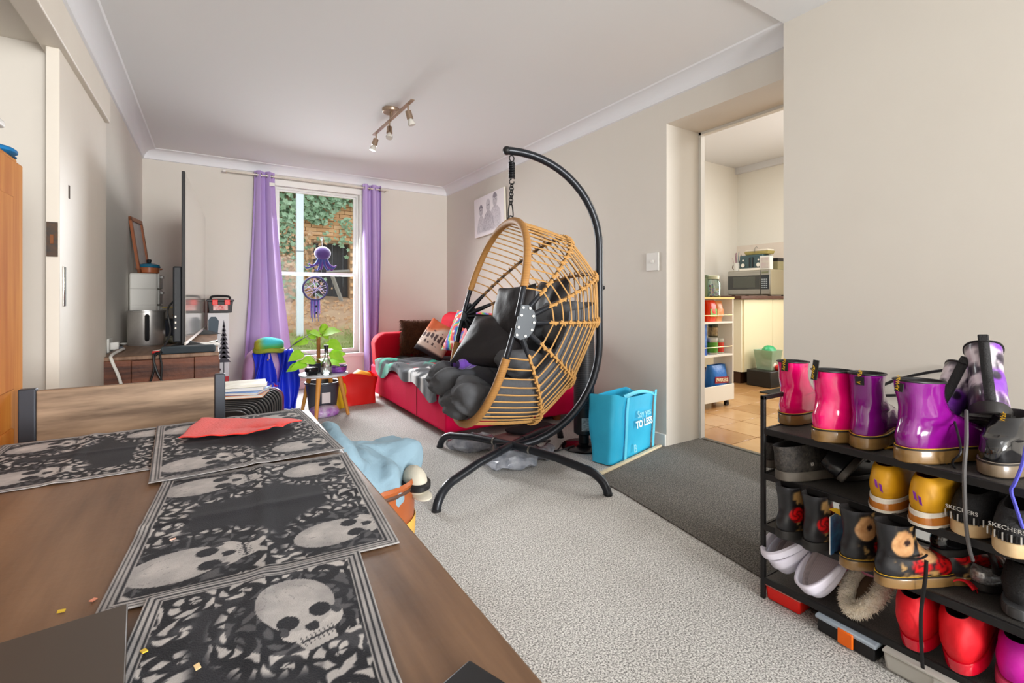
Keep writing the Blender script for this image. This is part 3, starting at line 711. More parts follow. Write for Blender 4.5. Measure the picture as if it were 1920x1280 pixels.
# octopus on a suction hook
m_oct = mat('purple_velvet', (84, 52, 130), .8, sheen=.5, noise=(12, (50, 40, 92), 1.5))
oc = thing('plush_octopus', 'purple plush octopus hanging from a suction hook on the upper pane', 'soft toy', (1.04, 5.64, 1.33))
oc0 = Vector((1.04, 5.655, 1.51))
MB().sphere(oc0, (.088, .07, .078), 24, 16).build('head', m_oct, oc, world=True, sharp=180)
MB().tube([oc0+Vector((0, .01, .07)), oc0+Vector((-.003, .03, .165))], .002, 6).build('hanging_cord', M_WHITEP, oc, world=True)
MB().lathe([(.001, 0), (.014, .004), (.017, .012)], oc0+Vector((-.003, .04, .17)), 14, M=Matrix.Rotation(R(90), 3, 'X')).build('suction_cup', M_CLEAR, oc, world=True)
for i, (dx, bx, bz) in enumerate(((-.05, -.17, -.17), (-.035, -.13, -.14), (-.02, -.06, -.2), (-.005, -.02, -.185), (.01, .05, -.19), (.03, .09, -.19), (.045, .11, -.165), (.05, .12, -.15))):
    a = oc0+Vector((dx*.8, -.01+.02*(i % 2), -.06)); c = oc0+Vector((bx, -.03, bz)); m1 = oc0+Vector((dx*1.3, -.02, -.15))
    pts = arc(a, m1, c, 9)+[c+Vector((.022*(1 if bx > 0 else -1), 0, .016))]
    MB().tube(pts, [.017, .016, .015, .014, .013, .012, .011, .010, .010, .007], 8).build('tentacle', mat('octopus_arm_%d' % (i % 2), (92, 46, 128) if i % 2 else (58, 66, 140), .8, sheen=.4), oc, world=True, sharp=180)
# dreamcatcher
dc = thing('dreamcatcher', 'purple wrapped dreamcatcher with wool tassels hanging below the octopus', 'dreamcatcher', (.965, 5.66, .78))
d0 = Vector((.965, 5.665, 1.115)); rr = .128
MB().tube([d0+Vector((rr*math.cos(a), 0, rr*math.sin(a))) for a in [2*math.pi*i/40 for i in range(40)]], .0105, 8, closed=True).build('hoop', mat('indigo_wrap', (38, 34, 66), .8, wave=(40, (80, 78, 130), 2, 'DIAGONAL')), dc, world=True)
wb = mat('lavender_thread', (196, 186, 226), .8)
for i, (a, b) in enumerate(((100, 275), (20, 200), (60, 190), (-10, 170), (-30, 100), (150, 300), (215, 10), (235, 40), (120, 320))):
    MB().tube([d0+Vector((rr*math.cos(R(q)), 0, rr*math.sin(R(q)))) for q in (a, b)], .0022, 5).build('web_thread', wb, dc, world=True)
for i in range(9):
    x = -.044+i*.011; l = .20+.05*math.sin(i*2.1)
    MB().tube([d0+Vector((x, 0, -rr+.012)), d0+Vector((x*1.05, -.004, -rr-l*.5)), d0+Vector((x+.004*math.sin(i), 0, -rr-l))], [.0055, .005, .003], 6).build('tassel', mat('tassel_%d' % (i % 3), [(84, 66, 150), (70, 110, 170), (150, 120, 200)][i % 3], .9), dc, world=True)
for z in (-.20, -.27): MB().sphere(d0+Vector((.008, -.008, z)), .012, 10, 8).build('bead', M_BLACK, dc, world=True)
MB().tube([d0+Vector((0, 0, rr)), Vector((1.0, 5.66, 1.29))], .002, 5).build('hanging_cord', wb, dc, world=True)

# ================================================================== SIDE TABLE, PLANT AND BAGS UNDER THE WINDOW
tc_ = Vector((.80, 4.30, 0)); TZ = .365
tb = thing('side_table', 'small round grey topped side table with splayed timber legs', 'side table', tc_)
MB().lathe([(.17, .345), (.195, .350), (.198, .357), (.196, .365), (.01, .366)], tc_, 40).build('table_top', mat('pale_grey_top', (188, 190, 194), .45), tb, world=True)
for px_, py_ in ((592, 795), (566, 772), (653, 777), (625, 768)):
    fp = at(px_, py_, z=0); a = tc_+(fp-tc_)*.62; MB().tube([(a.x, a.y, .35), (fp.x, fp.y, 0)], [.021, .014], 12).build('leg', mat('honey_timber', (206, 146, 66), .5, noise=((8, 8, 2), (190, 124, 50), 1.4)), tb, world=True)
MB().lathe([(.12, .332), (.12, .346)], tc_, 24).build('under_frame', mat('honey_timber', (0, 0, 0)), tb, world=True)
# pothos
pp0 = tc_+Vector((-.04, .10, TZ+.001)); pt = thing('potted_pothos', 'green heart-leaved pothos on a moss pole in a dark pot on the side table', 'plant', pp0)
MB().lathe([(.052, 0), (.066, .075), (.068, .08), (.060, .08), (.055, .06)], pp0, 24).build('pot', mat('dark_pot', (40, 40, 52), .4), pt, world=True)
MB().lathe([(.001, .064), (.056, .062)], pp0, 16, caps=False).build('soil', mat('soil', (52, 38, 28), .95), pt, world=True)
MB().cyl(pp0+Vector((.015, 0, .05)), pp0+Vector((.015, 0, .33)), .016, 12).noise(.003, 60).build('moss_pole', mat('coir_pole', (150, 96, 52), .95, bump=(150, .6)), pt, world=True)
mlf = mat('pothos_leaf', (120, 186, 34), .4, noise=(14, (170, 216, 60), 1.6))
def heart(mb, c, d, n, L):
    d = d.normalized(); n = (n-d*n.dot(d)).normalized(); sd = d.cross(n)
    prof = [(-.12, .0), (-.14, .18), (.02, .38), (.28, .42), (.55, .32), (.8, .14), (1.0, 0)]
    V = []; F = []
    for t, w in prof:
        bend = -.22*L*t*t
        for k, q in enumerate((-1, 0, 1)): V.append(c+d*(L*t)+sd*(q*w*L)+n*(bend+(.10*L*abs(q)*w)))
    for i in range(len(prof)-1):
        for k in (0, 1): F.append((i*3+k, i*3+k+1, i*3+4+k, i*3+3+k))
    mb.add(V, F)
rl_ = random.Random(12)
LV = [((-.10, 0, .28), (-.5, -.2, -.1), .12), ((-.14, -.02, .17), (-.8, -.3, -.35), .12), ((.06, -.02, .34), (.3, -.3, .1), .14), ((.10, 0, .25), (.5, -.3, -.3), .13), ((.11, -.04, .16), (.7, -.4, -.4), .12),
      ((.0, -.05, .33), (-.6, -.5, .25), .11), ((.04, .04, .38), (.4, .2, -.5), .15), ((-.05, -.06, .11), (-.7, -.5, .1), .12), ((-.11, -.02, .08), (-.9, -.2, -.15), .11), ((.12, .0, .10), (.8, -.2, -.1), .12),
      ((.02, -.07, .12), (.1, -.8, .0), .10), ((.09, -.05, .09), (.6, -.6, -.2), .10), ((-.16, .02, .06), (-.8, .1, -.3), .10), ((-.02, .05, .30), (-.4, .2, .5), .10), ((.15, .02, .14), (.9, 0, .1), .10)]
for i, (o_, d_, L_) in enumerate(LV):
    c = pp0+Vector(o_)*1.0+Vector((.01, 0, 0)); mb = MB(); nn = Vector((rl_.uniform(-.3, .3), -.75, .75)); heart(mb, c, Vector(d_), nn, L_)
    lf = mb.build('leaf', mlf, pt, world=True, sharp=180)
    sm = MB().tube(arc(pp0+Vector((.015, 0, max(.06, o_[2]-.08))), pp0+Vector((o_[0]*.6, o_[1]*.6, o_[2]+.02)), c, 6), .0025, 5).build('stem', mlf, lf); sm.location = -pp0
MB().tube([pp0+Vector((-.05, 0, .33)), pp0+Vector((-.16, -.03, .27)), pp0+Vector((-.25, -.05, .20))], [.004, .016, .003], 8, flat=.3).build('dark_leaf', mat('dark_curled_leaf', (74, 76, 70), .6), pt, world=True)
# bottle on the table
bp0 = tc_+Vector((.005, -.08, TZ+.001)); bt = thing('glass_bottle', 'clear etched glass spirit bottle with a black stopper on the side table', 'bottle', bp0)
MB().lathe([(.040, 0), (.044, .006), (.044, .07), (.040, .095), (.020, .13), (.0135, .15), (.0135, .19), (.016, .192), (.016, .20)], bp0, 28).build('glass', glassmat('bottle_glass', (225, 230, 228), .22, .05), bt, world=True)
MB().lathe([(.013, .185), (.016, .20), (.016, .225), (.02, .227), (.02, .245)], bp0, 20).build('stopper', M_BLACK, bt, world=True)
MB().lathe([(.0445, .02), (.0445, .065)], bp0, 28, caps=False).build('etched_band', mat('etched_label', (206, 208, 204), .6, noise=(60, (120, 120, 116), 3), alpha=.45), bt, world=True)
# black boxes and dish
bx0 = tc_+Vector((-.105, -.055, TZ+.001)); hb_ = thing('trinket_box', 'small glossy black lidded box on the left of the side table', 'box', bx0, .3)
MB().box((0, 0, .016), (.075, .055, .032), taper=1.15).build('base', mat('gloss_black', (18, 18, 20), .2), hb_, bevel=.006); MB().sphere((0, 0, .040), (.052, .040, .026), 20, 12, e=.6).build('lid', mat('gloss_black', (0, 0, 0)), hb_)
ds0 = tc_+Vector((.115, .0, TZ+.001)); ds = thing('candle_dish', 'purple mirrored bowl shaped dish on the right of the side table', 'dish', ds0)
MB().lathe([(.060, 0), (.072, .01), (.078, .055), (.074, .056), (.068, .015), (.001, .012)], ds0, 26, caps=False).build('bowl', mat('purple_mirror', (92, 48, 150), .15, .6, noise=(40, (190, 120, 220), 2.5)), ds, world=True)
MB().lathe([(.0785, .05), (.0785, .057), (.073, .057)], ds0, 26, caps=False).build('rim', M_BLACK, ds, world=True)
# tub and tin under the table
ub = thing('storage_tub', 'dark grey tapered tub standing under the side table', 'tub', tc_+Vector((.02, .16, 0)))
MB().lathe([(.11, 0), (.14, .25), (.15, .255), (.15, .27), (.13, .27), (.10, .01)], (0, 0, 0), 28).build('shell', mat('dark_tub', (58, 60, 70), .5), ub)
MB().bb((-.03, -.135, .10), (.04, -.128, .19)).build('label_patch', mat('paper_label', (214, 206, 206), .8), ub)
kt = thing('craft_packet', 'crumpled purple and white plastic packet on the carpet under the side table', 'packet', tc_+Vector((.0, -.03, 0)))
MB().sphere((0, 0, .045), (.12, .09, .045), 22, 12, e=.7).noise(.012, 18, 3).build('packet', mat('crinkly_packet', (206, 200, 214), .3, noise=(16, (150, 70, 170), 3)), kt)
# red shopping bag and a yellow one
m_rb = mat('red_bag_plastic', (238, 22, 14), .55, bump=(7, .6))
def bag(name, label, c, rz, w, d, h, m, seed, flare=1.06, handles=None, hm=None):
    t = thing(name, label, 'bag', c, rz); r = random.Random(seed); from mathutils import noise as mn
    def fn(u, v, k=1):
        a = 2*math.pi*u; e = .32; ca, sa = math.cos(a), math.sin(a)
        x = math.copysign(abs(ca)**e, ca)*w/2; y = math.copysign(abs(sa)**e, sa)*d/2; s_ = 1+(flare-1)*v; z = v*h
        q = mn.noise_vector(Vector((x*7+seed, y*7, z*6)))*.030*min(1, v*3+.25)
        z += (.05*mn.noise(Vector((x*6, y*6, seed)))+.02*math.sin(a*3))*v**3
        return Vector((x*s_*k, y*s_*k, z))+Vector((q.x, q.y, q.z*.3))*(.9 if v > .02 else 0)
    mb = MB().grid(lambda u, v: fn(u, v), 64, 22, cu=True); mb.grid(lambda u, v: fn(u, .25+.745*v, .975), 64, 14, cu=True)
    mb.add([fn(i/24, 0) for i in range(24)], [tuple(range(24))]); mb.add([fn(i/24, .3, .97) for i in range(24)], [tuple(range(24))])
    mb.build('body', m, t, sharp=50)
    for hx, sy in (handles or []):
        pts = [Vector((-hx, sy*d/2*flare*1.0, h*.78)), Vector((-hx, sy*d/2*flare*1.02, h*.99)), Vector((-hx*.7, sy*d/2*flare*.9, h*1.10)), Vector((hx*.7, sy*d/2*flare*.9, h*1.08)), Vector((hx, sy*d/2*flare*1.02, h*.99)), Vector((hx, sy*d/2*flare*1.0, h*.78))]
        MB().tube(spline(pts, 6), .013, 6, flat=.2, up=(0, 1, 0)).build('handle', hm or m, t)
    return t
rb = bag('red_bag', 'bright red shopping bag standing between the side table and the sofa', (1.17, 4.66, .002), .05, .31, .22, .27, m_rb, 4, 1.05)
MB().sphere((.05, .02, .25), (.10, .06, .05), 14, 8).noise(.02, 14).build('contents', mat('yellow_wrap', (240, 170, 40), .5), rb)
bag('yellow_bag', 'crumpled yellow plastic bag tucked behind the side table leg', (.955, 4.52, .002), .5, .12, .10, .20, mat('yellow_plastic', (226, 186, 34), .5, bump=(9, .7)), 8, .9)

# ================================================================== PILE LEFT OF THE SIDE TABLE
m_blue = mat('royal_blue_satin', (24, 48, 206), .4, bump=(8, .5))
cz = thing('storage_bag_bundle', 'bundle of pink and lilac bags slumped under the left curtain', 'bag', (.40, 5.02, 0))
MB().sphere((.42, 5.05, .26), (.20, .15, .27), 26, 18, e=.75).noise(.03, 6, 3).build('bundle', mat('lilac_vinyl', (202, 168, 196), .4, noise=(5, (180, 130, 190), 1.5)), cz, world=True, sharp=180)
for i, x in enumerate((.38, .41, .44)): MB().sphere((x+.045, 4.895, .44-.05*i), .009, 8, 6).build('button', mat('tan_button', (170, 120, 80), .5), cz, world=True)
sc_ = thing('blue_scarf', 'shiny royal blue scarf with a floral embroidered panel hanging over the bags', 'scarf', (.50, 4.78, 0))
def scarf(x0, x1, zt, y0, y1):
    def fn(u, v):
        z = zt*(1-v); return (x0+(x1-x0)*u+.02*math.sin(v*6+u*5), y0+(y1-y0)*v+.022*math.sin(u*15+v*5)-.05*math.sin(math.pi*v), z+.004)
    return MB().grid(fn, 30, 26)
scarf(.30, .47, .50, 4.93, 4.78).build('left_fall', m_blue, sc_, world=True, sharp=180, solid=.004)
scarf(.50, .66, .52, 4.94, 4.72).build('right_fall', m_blue, sc_, world=True, sharp=180, solid=.004)
pn = MB().grid(lambda u, v: (.40+.10*u, 4.76-.01*math.sin(u*9)-.02*v, .24*(1-v)+.01), 30, 50).build('floral_panel', mat('floral_print', (30, 50, 200), .6, vcol=True), sc_, world=True)
paint(pn, lambda x, y, z: mixc(mixc((28, 50, 204), (236, 200, 60), (fbm(x*80, z*80, 2) > .66)*1.), (214, 30, 40), ((np.hypot(x+.05-.0, z-.11) < .03) | (np.hypot(x+.03, z-.06) < .022) | (fbm(x*60, z*60, 7) > .7))*1.))
hat = thing('knit_beanie', 'green and teal knitted beanie on top of the blue scarf', 'hat', (.44, 4.97, .50))
ho = MB().sphere((.44, 4.96, .565), (.125, .10, .075), 40, 26, e=.8).noise(.010, 10, 2).build('crown', mat('ombre_knit', (90, 160, 120), .9, vcol=True, bump=(120, .4)), hat, world=True, sharp=180)
paint(ho, lambda x, y, z: mixc(mixc((60, 178, 190), (74, 150, 60), sstep(.10, .045, z)), (190, 170, 40), sstep(-.03, -.11, x)*.9))
MB().tube([(.44+.118*math.cos(a), 4.96+.095*math.sin(a), .522+.006*math.sin(3*a)) for a in [2*math.pi*i/30 for i in range(30)]], .018, 8, closed=True, flat=1.2).build('brim', mat('olive_knit', (140, 150, 50), .9, bump=(120, .4)), hat, world=True)

# oil column heater with papers on top
hx0 = Vector((.085, 3.09, 0)); hdir = Vector((.34, .94, 0)).normalized(); hn = Vector((hdir.y, -hdir.x, 0))
ht_ = thing('oil_heater', 'black finned oil column heater behind the dining chair', 'heater', hx0)
HH = .43
prof = [(-.19, .06), (.15, .06), (.19, .09)]+[(.125+.065*math.cos(t), HH-.02+.065*math.sin(t)-.04) for t in [R(90)*k/6 for k in range(7)]]+[(-.125-.065*math.sin(t), HH-.06+.065*math.cos(t)) for t in [R(90)*k/6 for k in range(7)]]
fin0 = MB().prism([hn*a+Vector((0, 0, z)) for a, z in prof], hdir*.010).build('fin', mat('heater_black', (26, 25, 26), .35), ht_, bevel=.003)
edge0 = MB().tube([hn*a+Vector((0, 0, z))+hdir*.005 for a, z in prof], .0028, 5, closed=True).build('fin_edge', mat('heater_edge', (62, 57, 52), .5), fin0)
for i in range(13):
    q = hdir*(-.31+i*.05)
    if i == 0: fin0.location = q
    else:
        o = share(fin0, 'fin', q, parent=ht_); share(edge0, 'fin_edge', (0, 0, 0), parent=o)
MB().tube([hx0+hdir*-.33+Vector((0, 0, .30)), hx0+hdir*.33+Vector((0, 0, .30))], .025, 12).build('oil_pipe', M_BLACK, ht_, world=True)
MB().tube([hx0+hdir*-.33+Vector((0, 0, .12)), hx0+hdir*.33+Vector((0, 0, .12))], .025, 12).build('oil_pipe', M_BLACK, ht_, world=True)
MB().prism([hx0+hdir*.33+hn*a+Vector((0, 0, z)) for a, z in prof], hdir*.03).build('end_panel', mat('maroon_panel', (92, 40, 62), .4), ht_, world=True, bevel=.006)
for s_ in (-.26, .26):
    for q in (-.15, .15): MB().tube([hx0+hdir*s_+hn*q, hx0+hdir*(s_)+hn*q+Vector((0, 0, .045))], .022, 12).build('foot', M_BLACK, ht_, world=True)
    MB().tube([hx0+hdir*s_-hn*.16+Vector((0, 0, .05)), hx0+hdir*s_+hn*.16+Vector((0, 0, .05))], .012, 8).build('foot_bar', M_BLACK, ht_, world=True)
zz = HH+.012; hz_ = math.atan2(hn.y, hn.x)
for i, (nm, lb, ct, w_, d_, t_, c_, off, rz) in enumerate((('magazine', 'magazine with an orange spine lowest in the pile on the heater', 'magazine', .30, .22, .016, (232, 128, 70), .05, .1), ('magazine', 'blue and white magazine in the middle of the pile on the heater', 'magazine', .29, .21, .014, (70, 120, 190), .06, -.08), ('notebook', 'white notebook lying above the blue magazine on the heater', 'notebook', .27, .20, .016, (226, 222, 214), .09, .15), ('folded_map', 'cream folded paper on top of the pile on the heater', 'paper', .27, .19, .014, (220, 210, 190), .10, .3))):
    t = thing(nm, lb, ct, hx0+hdir*(.04+off)+Vector((0, 0, zz)), hz_+rz)
    MB().box((0, 0, t_/2), (w_, d_, t_-.003)).build('pages', mat('page_white', (232, 228, 220), .9), t)
    MB().box((0, 0, t_-.001), (w_+.004, d_+.004, .0018)).build('cover', mat('cover_%d' % i, c_, .5, noise=(9, tuple(min(255, q+50) for q in c_), 2.5)), t); MB().box((0, 0, .001), (w_+.004, d_+.004, .0018)).build('back_cover', mat('cover_%d' % i, c_), t)
    zz += t_+.001
# ================================================================== TV UNIT AND WHAT STANDS ON IT
m_rw = mat('dark_rustic_timber', (126, 74, 50), .55, noise=((3, 3, 26), (66, 38, 30), 3.5), bump=(40, .2))
m_rwt = mat('grey_brown_timber_top', (150, 118, 94), .5, noise=((26, 3, 3), (108, 80, 60), 3))
UX0, UX1, UY0, UY1, UZ = -.535, .03, 3.42, 5.25, .675
un = thing('tv_cabinet', 'dark rustic timber TV cabinet along the left wall', 'cabinet', (-.25, 4.3, 0))
MB().bb((UX0, UY0, UZ-.022), (UX1, UY1, UZ)).build('top_board', m_rwt, un, world=True, bevel=.004)
MB().bb((UX0+.01, UY0+.02, .06), (UX1-.015, UY1-.01, UZ-.022)).build('body', m_rw, un, world=True)
zt = UZ-.022
for a, b, c, d in ((UX0, .14, .06, zt), (UX1-.125, .125, .06, zt)): MB().bb((a, UY0, c), (a+b, UY0+.022, d)).build('end_stile', m_rw, un, world=True, bevel=.003)
for z0, z1 in ((zt-.14, zt-.004), (.06, .17)): MB().bb((UX0+.142, UY0+.004, z0), (UX1-.127, UY0+.022, z1)).build('end_rail', m_rw, un, world=True, bevel=.003)
for k in range(2): MB().bb((UX0+.144+k*.149, UY0+.010, .174), (UX0+.144+k*.149+.146, UY0+.024, zt-.144)).build('end_panel', m_rw, un, world=True, bevel=.002)
for k in range(3):
    dr = MB().bb((UX1-.016, UY0+.06+k*.59, .10), (UX1+.004, UY0+.06+k*.59+.57, zt-.03)).build('door', m_rw, un, world=True, bevel=.003)
    kb = MB().sphere((UX1+.012, UY0+.14+k*.59, .40), .013).build('knob', M_BLACKM, dr); kb.location = -un.location
for x in (UX0+.06, UX1-.07):
    for y in (UY0+.07, UY1-.07): MB().bb((x-.03, y-.03, 0), (x+.03, y+.03, .065)).build('foot', m_rw, un, world=True)
# television, standing lengthways
A0, A1 = Vector((-.147, 3.545, 0)), Vector((-.068, 5.45, 0)); tv_d = (A1-A0).normalized(); tv_n = Vector((tv_d.y, -tv_d.x, 0))
tv = thing('television', 'very large flat television seen almost edge on, standing on the timber cabinet', 'television', (A0+A1)/2+Vector((0, 0, UZ)))
def slab(a, b, z0, z1, t0, t1): return MB().prism([a+tv_n*t0+Vector((0, 0, z0)), b+tv_n*t0+Vector((0, 0, z0)), b+tv_n*t1+Vector((0, 0, z0)), a+tv_n*t1+Vector((0, 0, z0))], (0, 0, z1-z0))
slab(A0, A1, .72, 1.785, -.018, 0).build('panel', mat('tv_edge', (34, 33, 34), .4, .3), tv, world=True, bevel=.003)
slab(A0+tv_d*.008, A1-tv_d*.008, .735, 1.777, .0, .0025).build('screen', mat('tv_screen_reflection', (168, 162, 152), .12, 0, coat=.6), tv, world=True)  # beige base colour paints in the room's reflection on the screen
slab(A0, A1, .715, .735, -.004, .004).build('bottom_trim', mat('tv_silver', (196, 186, 176), .35, .7), tv, world=True)
slab(A0+tv_d*.02, A1-tv_d*.02, .73, 1.20, -.065, -.018).build('rear_housing', mat('tv_back', (40, 42, 46), .5), tv, world=True, bevel=.01)
for k in range(9):
    q = A0+tv_d*.021+Vector((0, 0, .82+k*.035)); MB().box(q+tv_n*-.05, (.008, .004, .012)).build('port', M_CHROME if k < 3 else M_BLACK, tv, world=True)
for s_ in (.25, 1.6): MB().prism([A0+tv_d*s_+tv_n*a+Vector((0, 0, z)) for a, z in ((-.02, .73), (.14, UZ+.001), (-.14, UZ+.001))], tv_d*.03).build('foot', M_BLACK, tv, world=True)
sb = thing('sound_bar', 'slate grey sound bar lying across the front end of the cabinet', 'sound bar', (-.125, 3.47, UZ), R(3))
MB().box((0, 0, .022), (.27, .075, .042)).build('body', mat('slate_plastic', (56, 66, 72), .5), sb, bevel=.008, seg=3); MB().box((0, -.0375, .022), (.25, .002, .03)).build('grille', mat('grille_dark', (44, 52, 58), .8), sb)
# pot
pt0 = Vector((-.40, 4.22, UZ)); po = thing('steel_pot', 'dented stainless steel pot with a black side handle on the cabinet', 'pot', pt0)
MB().lathe([(.001, 0), (.104, 0), (.108, .01), (.108, .232), (.113, .236), (.113, .242), (.105, .242), (.103, .02), (.001, .015)], pt0, 40, caps=False).build('body', mat('old_steel', (206, 202, 196), .38, .75, noise=(4, (160, 156, 154), 2.2)), po, world=True)
hv = Vector((.12, -1, 0)).normalized(); hp = spline([pt0+hv*.108+Vector((0, 0, .205)), pt0+hv*.135+Vector((0, 0, .20)), pt0+hv*.137+Vector((0, 0, .12)), pt0+hv*.128+Vector((0, 0, .05)), pt0+hv*.108+Vector((0, 0, .05))], 5)
MB().tube(hp, .013, 8).build('handle', M_BLACK, po, world=True)
# white drawer tower, dish and picture
du = thing('drawer_tower', 'white plastic four drawer tower against the left wall behind the pot', 'drawers', (-.47, 4.97, UZ))
MB().bb((-.565, 4.80, UZ), (-.385, 5.12, 1.205)).build('shell', mat('white_plastic_shell', (222, 219, 212), .5), du, world=True, bevel=.012)
for k in range(4):
    z0 = UZ+.02+k*.13; d_ = MB().bb((-.386, 4.815, z0), (-.372, 5.105, z0+.118)).build('drawer', mat('clear_drawer', (226, 226, 222), .3), du, world=True, bevel=.006)
    MB().bb((-.372, 4.90, z0+.085), (-.355, 5.02, z0+.105)).build('pull', mat('clear_drawer', (0, 0, 0)), d_).location = -du.location
    MB().bb((-.566, 4.796, z0-.006), (-.388, 4.801, z0-.002)).build('groove', mat('groove_grey', (186, 182, 174), .6), du, world=True)
dh0 = Vector((-.45, 4.93, 1.206)); dh = thing('casserole_dish', 'small orange casserole with a teal lid on the white drawer tower', 'casserole', dh0)
MB().lathe([(.05, 0), (.068, .01), (.072, .05), (.066, .05)], dh0, 26).build('bowl', mat('terracotta_glaze', (178, 104, 66), .3), dh, world=True)
MB().lathe([(.075, .05), (.078, .056), (.070, .075), (.03, .088), (.012, .09)], dh0, 26).build('lid', mat('teal_glaze', (34, 108, 138), .25), dh, world=True)
MB().lathe([(.010, .088), (.016, .10), (.018, .112), (.012, .12)], dh0, 16).build('knob', M_BLACK, dh, world=True)
for q in (-1, 1): MB().tube(arc(dh0+Vector((q*.070, 0, .04)), dh0+Vector((q*.10, 0, .045)), dh0+Vector((q*.072, .03, .04)), 6), .006, 6).build('side_handle', mat('terracotta_glaze', (0, 0, 0)), dh, world=True)
pf = thing('picture_frame', 'reddish timber picture frame leaning on the left wall above the drawers', 'picture', (-.55, 5.0, 1.206))
p00, p10 = Vector((-.515, 4.83, 1.207)), Vector((-.47, 5.10, 1.207)); upv = Vector((-.06, 0, .45))
def quad(a, b, u_, n, t): return MB().prism([a, b, b+u_, a+u_], n*t)
nf = Vector((1, -.1, .1)).normalized()
e1 = (p10-p00); fw_ = .09
for a, b, u_ in ((p00, p00+e1*fw_, upv), (p10-e1*fw_, p10, upv), (p00, p10, upv*.07), (p00+upv*.93, p10+upv*.93, upv*.07)): quad(a, b, u_, nf, .018).build('frame_rail', mat('red_timber', (150, 84, 46), .4), pf, world=True)
quad(p00+e1*.08+upv*.06, p10-e1*.08+upv*.06, upv*.88, nf, .006).build('print', mat('pale_print', (206, 196, 188), .5, noise=(9, (170, 160, 160), 2)), pf, world=True)
# food tub, tray, cloth and papers behind the screen
tu = thing('takeaway_tub', 'clear takeaway tub with a yellow lid on the dark tray', 'tub', (-.27, 4.72, .845)); MB().lathe([(.06, 0), (.075, .075), (.077, .08)], (0, 0, 0), 24).build('tub', mat('frosted_plastic', (220, 214, 206), .3, alpha=.75), tu); MB().lathe([(.079, .08), (.079, .088)], (0, 0, 0), 24).build('lid', mat('yellow_lid', (222, 206, 130), .4), tu)
tr = thing('router_box', 'dark blue-grey box with papers on it behind the pot', 'box', (-.255, 4.68, UZ)); MB().box((0, 0, .08), (.20, .26, .16)).build('case', mat('slate_blue', (58, 66, 84), .5), tr, bevel=.008); MB().box((.0, 0, .163), (.19, .25, .004)).build('top_panel', M_BLACK, tr)
fo = thing('snack_packet', 'brown paper packet lying on the dark box behind the pot', 'packet', (-.20, 4.60, .845)); MB().sphere((0, 0, .03), (.07, .09, .03), 16, 10, e=.7).noise(.014, 20, 2).build('packet', mat('kraft_packet', (176, 128, 92), .7), fo)
cm = thing('camouflage_cloth', 'crumpled green and white patterned cloth on the cabinet beside the pot', 'cloth', (-.24, 4.33, UZ)); MB().sphere((0, 0, .025), (.07, .12, .03), 24, 12).noise(.02, 14, 6).build('cloth', mat('camo', (86, 92, 62), .9, noise=(22, (210, 204, 190), 3)), cm)
sa = thing('saucer', 'small white saucer on the cabinet left of the pot', 'saucer', (-.525, 4.30, UZ)); MB().lathe([(.02, 0), (.036, .008), (.038, .012), (.02, .006)], (0, 0, 0), 20).build('saucer', M_WHITEP, sa)
pa = thing('paper_sheaf', 'loose white papers on the cabinet under the television', 'paper', (-.02, 3.95, UZ)); 
for k in range(3): MB().box((0, 0, .003+.004*k), (.10, .26, .0015), Euler((0, R(2), .1*k-.1))).build('sheet', mat('page_white', (0, 0, 0)), pa)
wm = thing('whiteboard_marker', 'black capped white marker lying on the papers below the television', 'marker', (.0, 3.86, UZ+.022), 1.2); MB().tube([(-.05, 0, .009), (.02, 0, .009)], .008, 10).build('barrel', M_WHITEP, wm); MB().tube([(.02, 0, .009), (.055, 0, .009)], .0095, 10).build('cap', mat('dark_green_cap', (40, 50, 36), .4), wm)
# wall socket, plug and cables
sk = thing('wall_socket', 'white double power point with a plug adaptor low on the left wall', 'socket', (LX, 3.98, .70)); MB().bb((LX, 3.92, .655), (LX+.012, 4.05, .745)).build('plate', M_WHITEP, sk, world=True, bevel=.004)
MB().bb((LX+.012, 3.95, .67), (LX+.055, 4.0, .72)).build('adaptor', M_WHITEP, sk, world=True, bevel=.006); MB().bb((LX+.05, 3.955, .655), (LX+.075, 3.995, .69)).build('plug', mat('grey_plug', (96, 98, 104), .5), sk, world=True, bevel=.006)
wc = thing('white_power_cord', 'white power cord hanging down the front end of the timber cabinet', 'cable', (-.42, 3.40, .4))
pc_ = [(LX+.08, 3.975, .672), (LX+.10, 3.75, .69), (-.485, 3.47, .682), (-.475, 3.405, .655), (-.445, 3.395, .57), (-.425, 3.392, .48)]
MB().tube(spline(pc_, 8), .008, 8).build('cord', M_WHITEP, wc, world=True); MB().bb((-.46, 3.36, .445), (-.38, 3.415, .48)).build('power_strip', M_WHITEP, wc, world=True, bevel=.005)
for j, (lb, P_) in enumerate((('black cable looping over the left side of the sound bar', [(-.20, 3.62, 1.0), (-.235, 3.56, .93), (-.22, 3.52, .80), (-.255, 3.44, .70), (-.285, 3.40, .665), (-.29, 3.395, .58), (-.335, 3.392, .43)]), ('black cable falling straight down the end of the cabinet', [(-.24, 3.47, .69), (-.26, 3.405, .68), (-.252, 3.392, .60), (-.262, 3.392, .43)]), ('thin black cable crossing behind the others on the cabinet end', [(-.255, 3.47, .685), (-.29, 3.404, .675), (-.27, 3.394, .57), (-.225, 3.392, .48), (-.20, 3.392, .42)]))):
    tag(MB().tube(spline(P_, 8), .0055, 7).build('black_cable', M_BLACK), lb, 'cable')
av = thing('av_plug', 'red and white plug lying beside the end of the sound bar', 'plug', (-.27, 3.46, UZ)); MB().tube([(-.03, 0, .012), (.02, -.005, .012)], .009, 10).build('red_plug', mat('plug_red', (200, 30, 30), .4), av); MB().tube([(-.03, .025, .012), (.01, .022, .02)], .008, 10).build('white_plug', M_WHITEP, av)

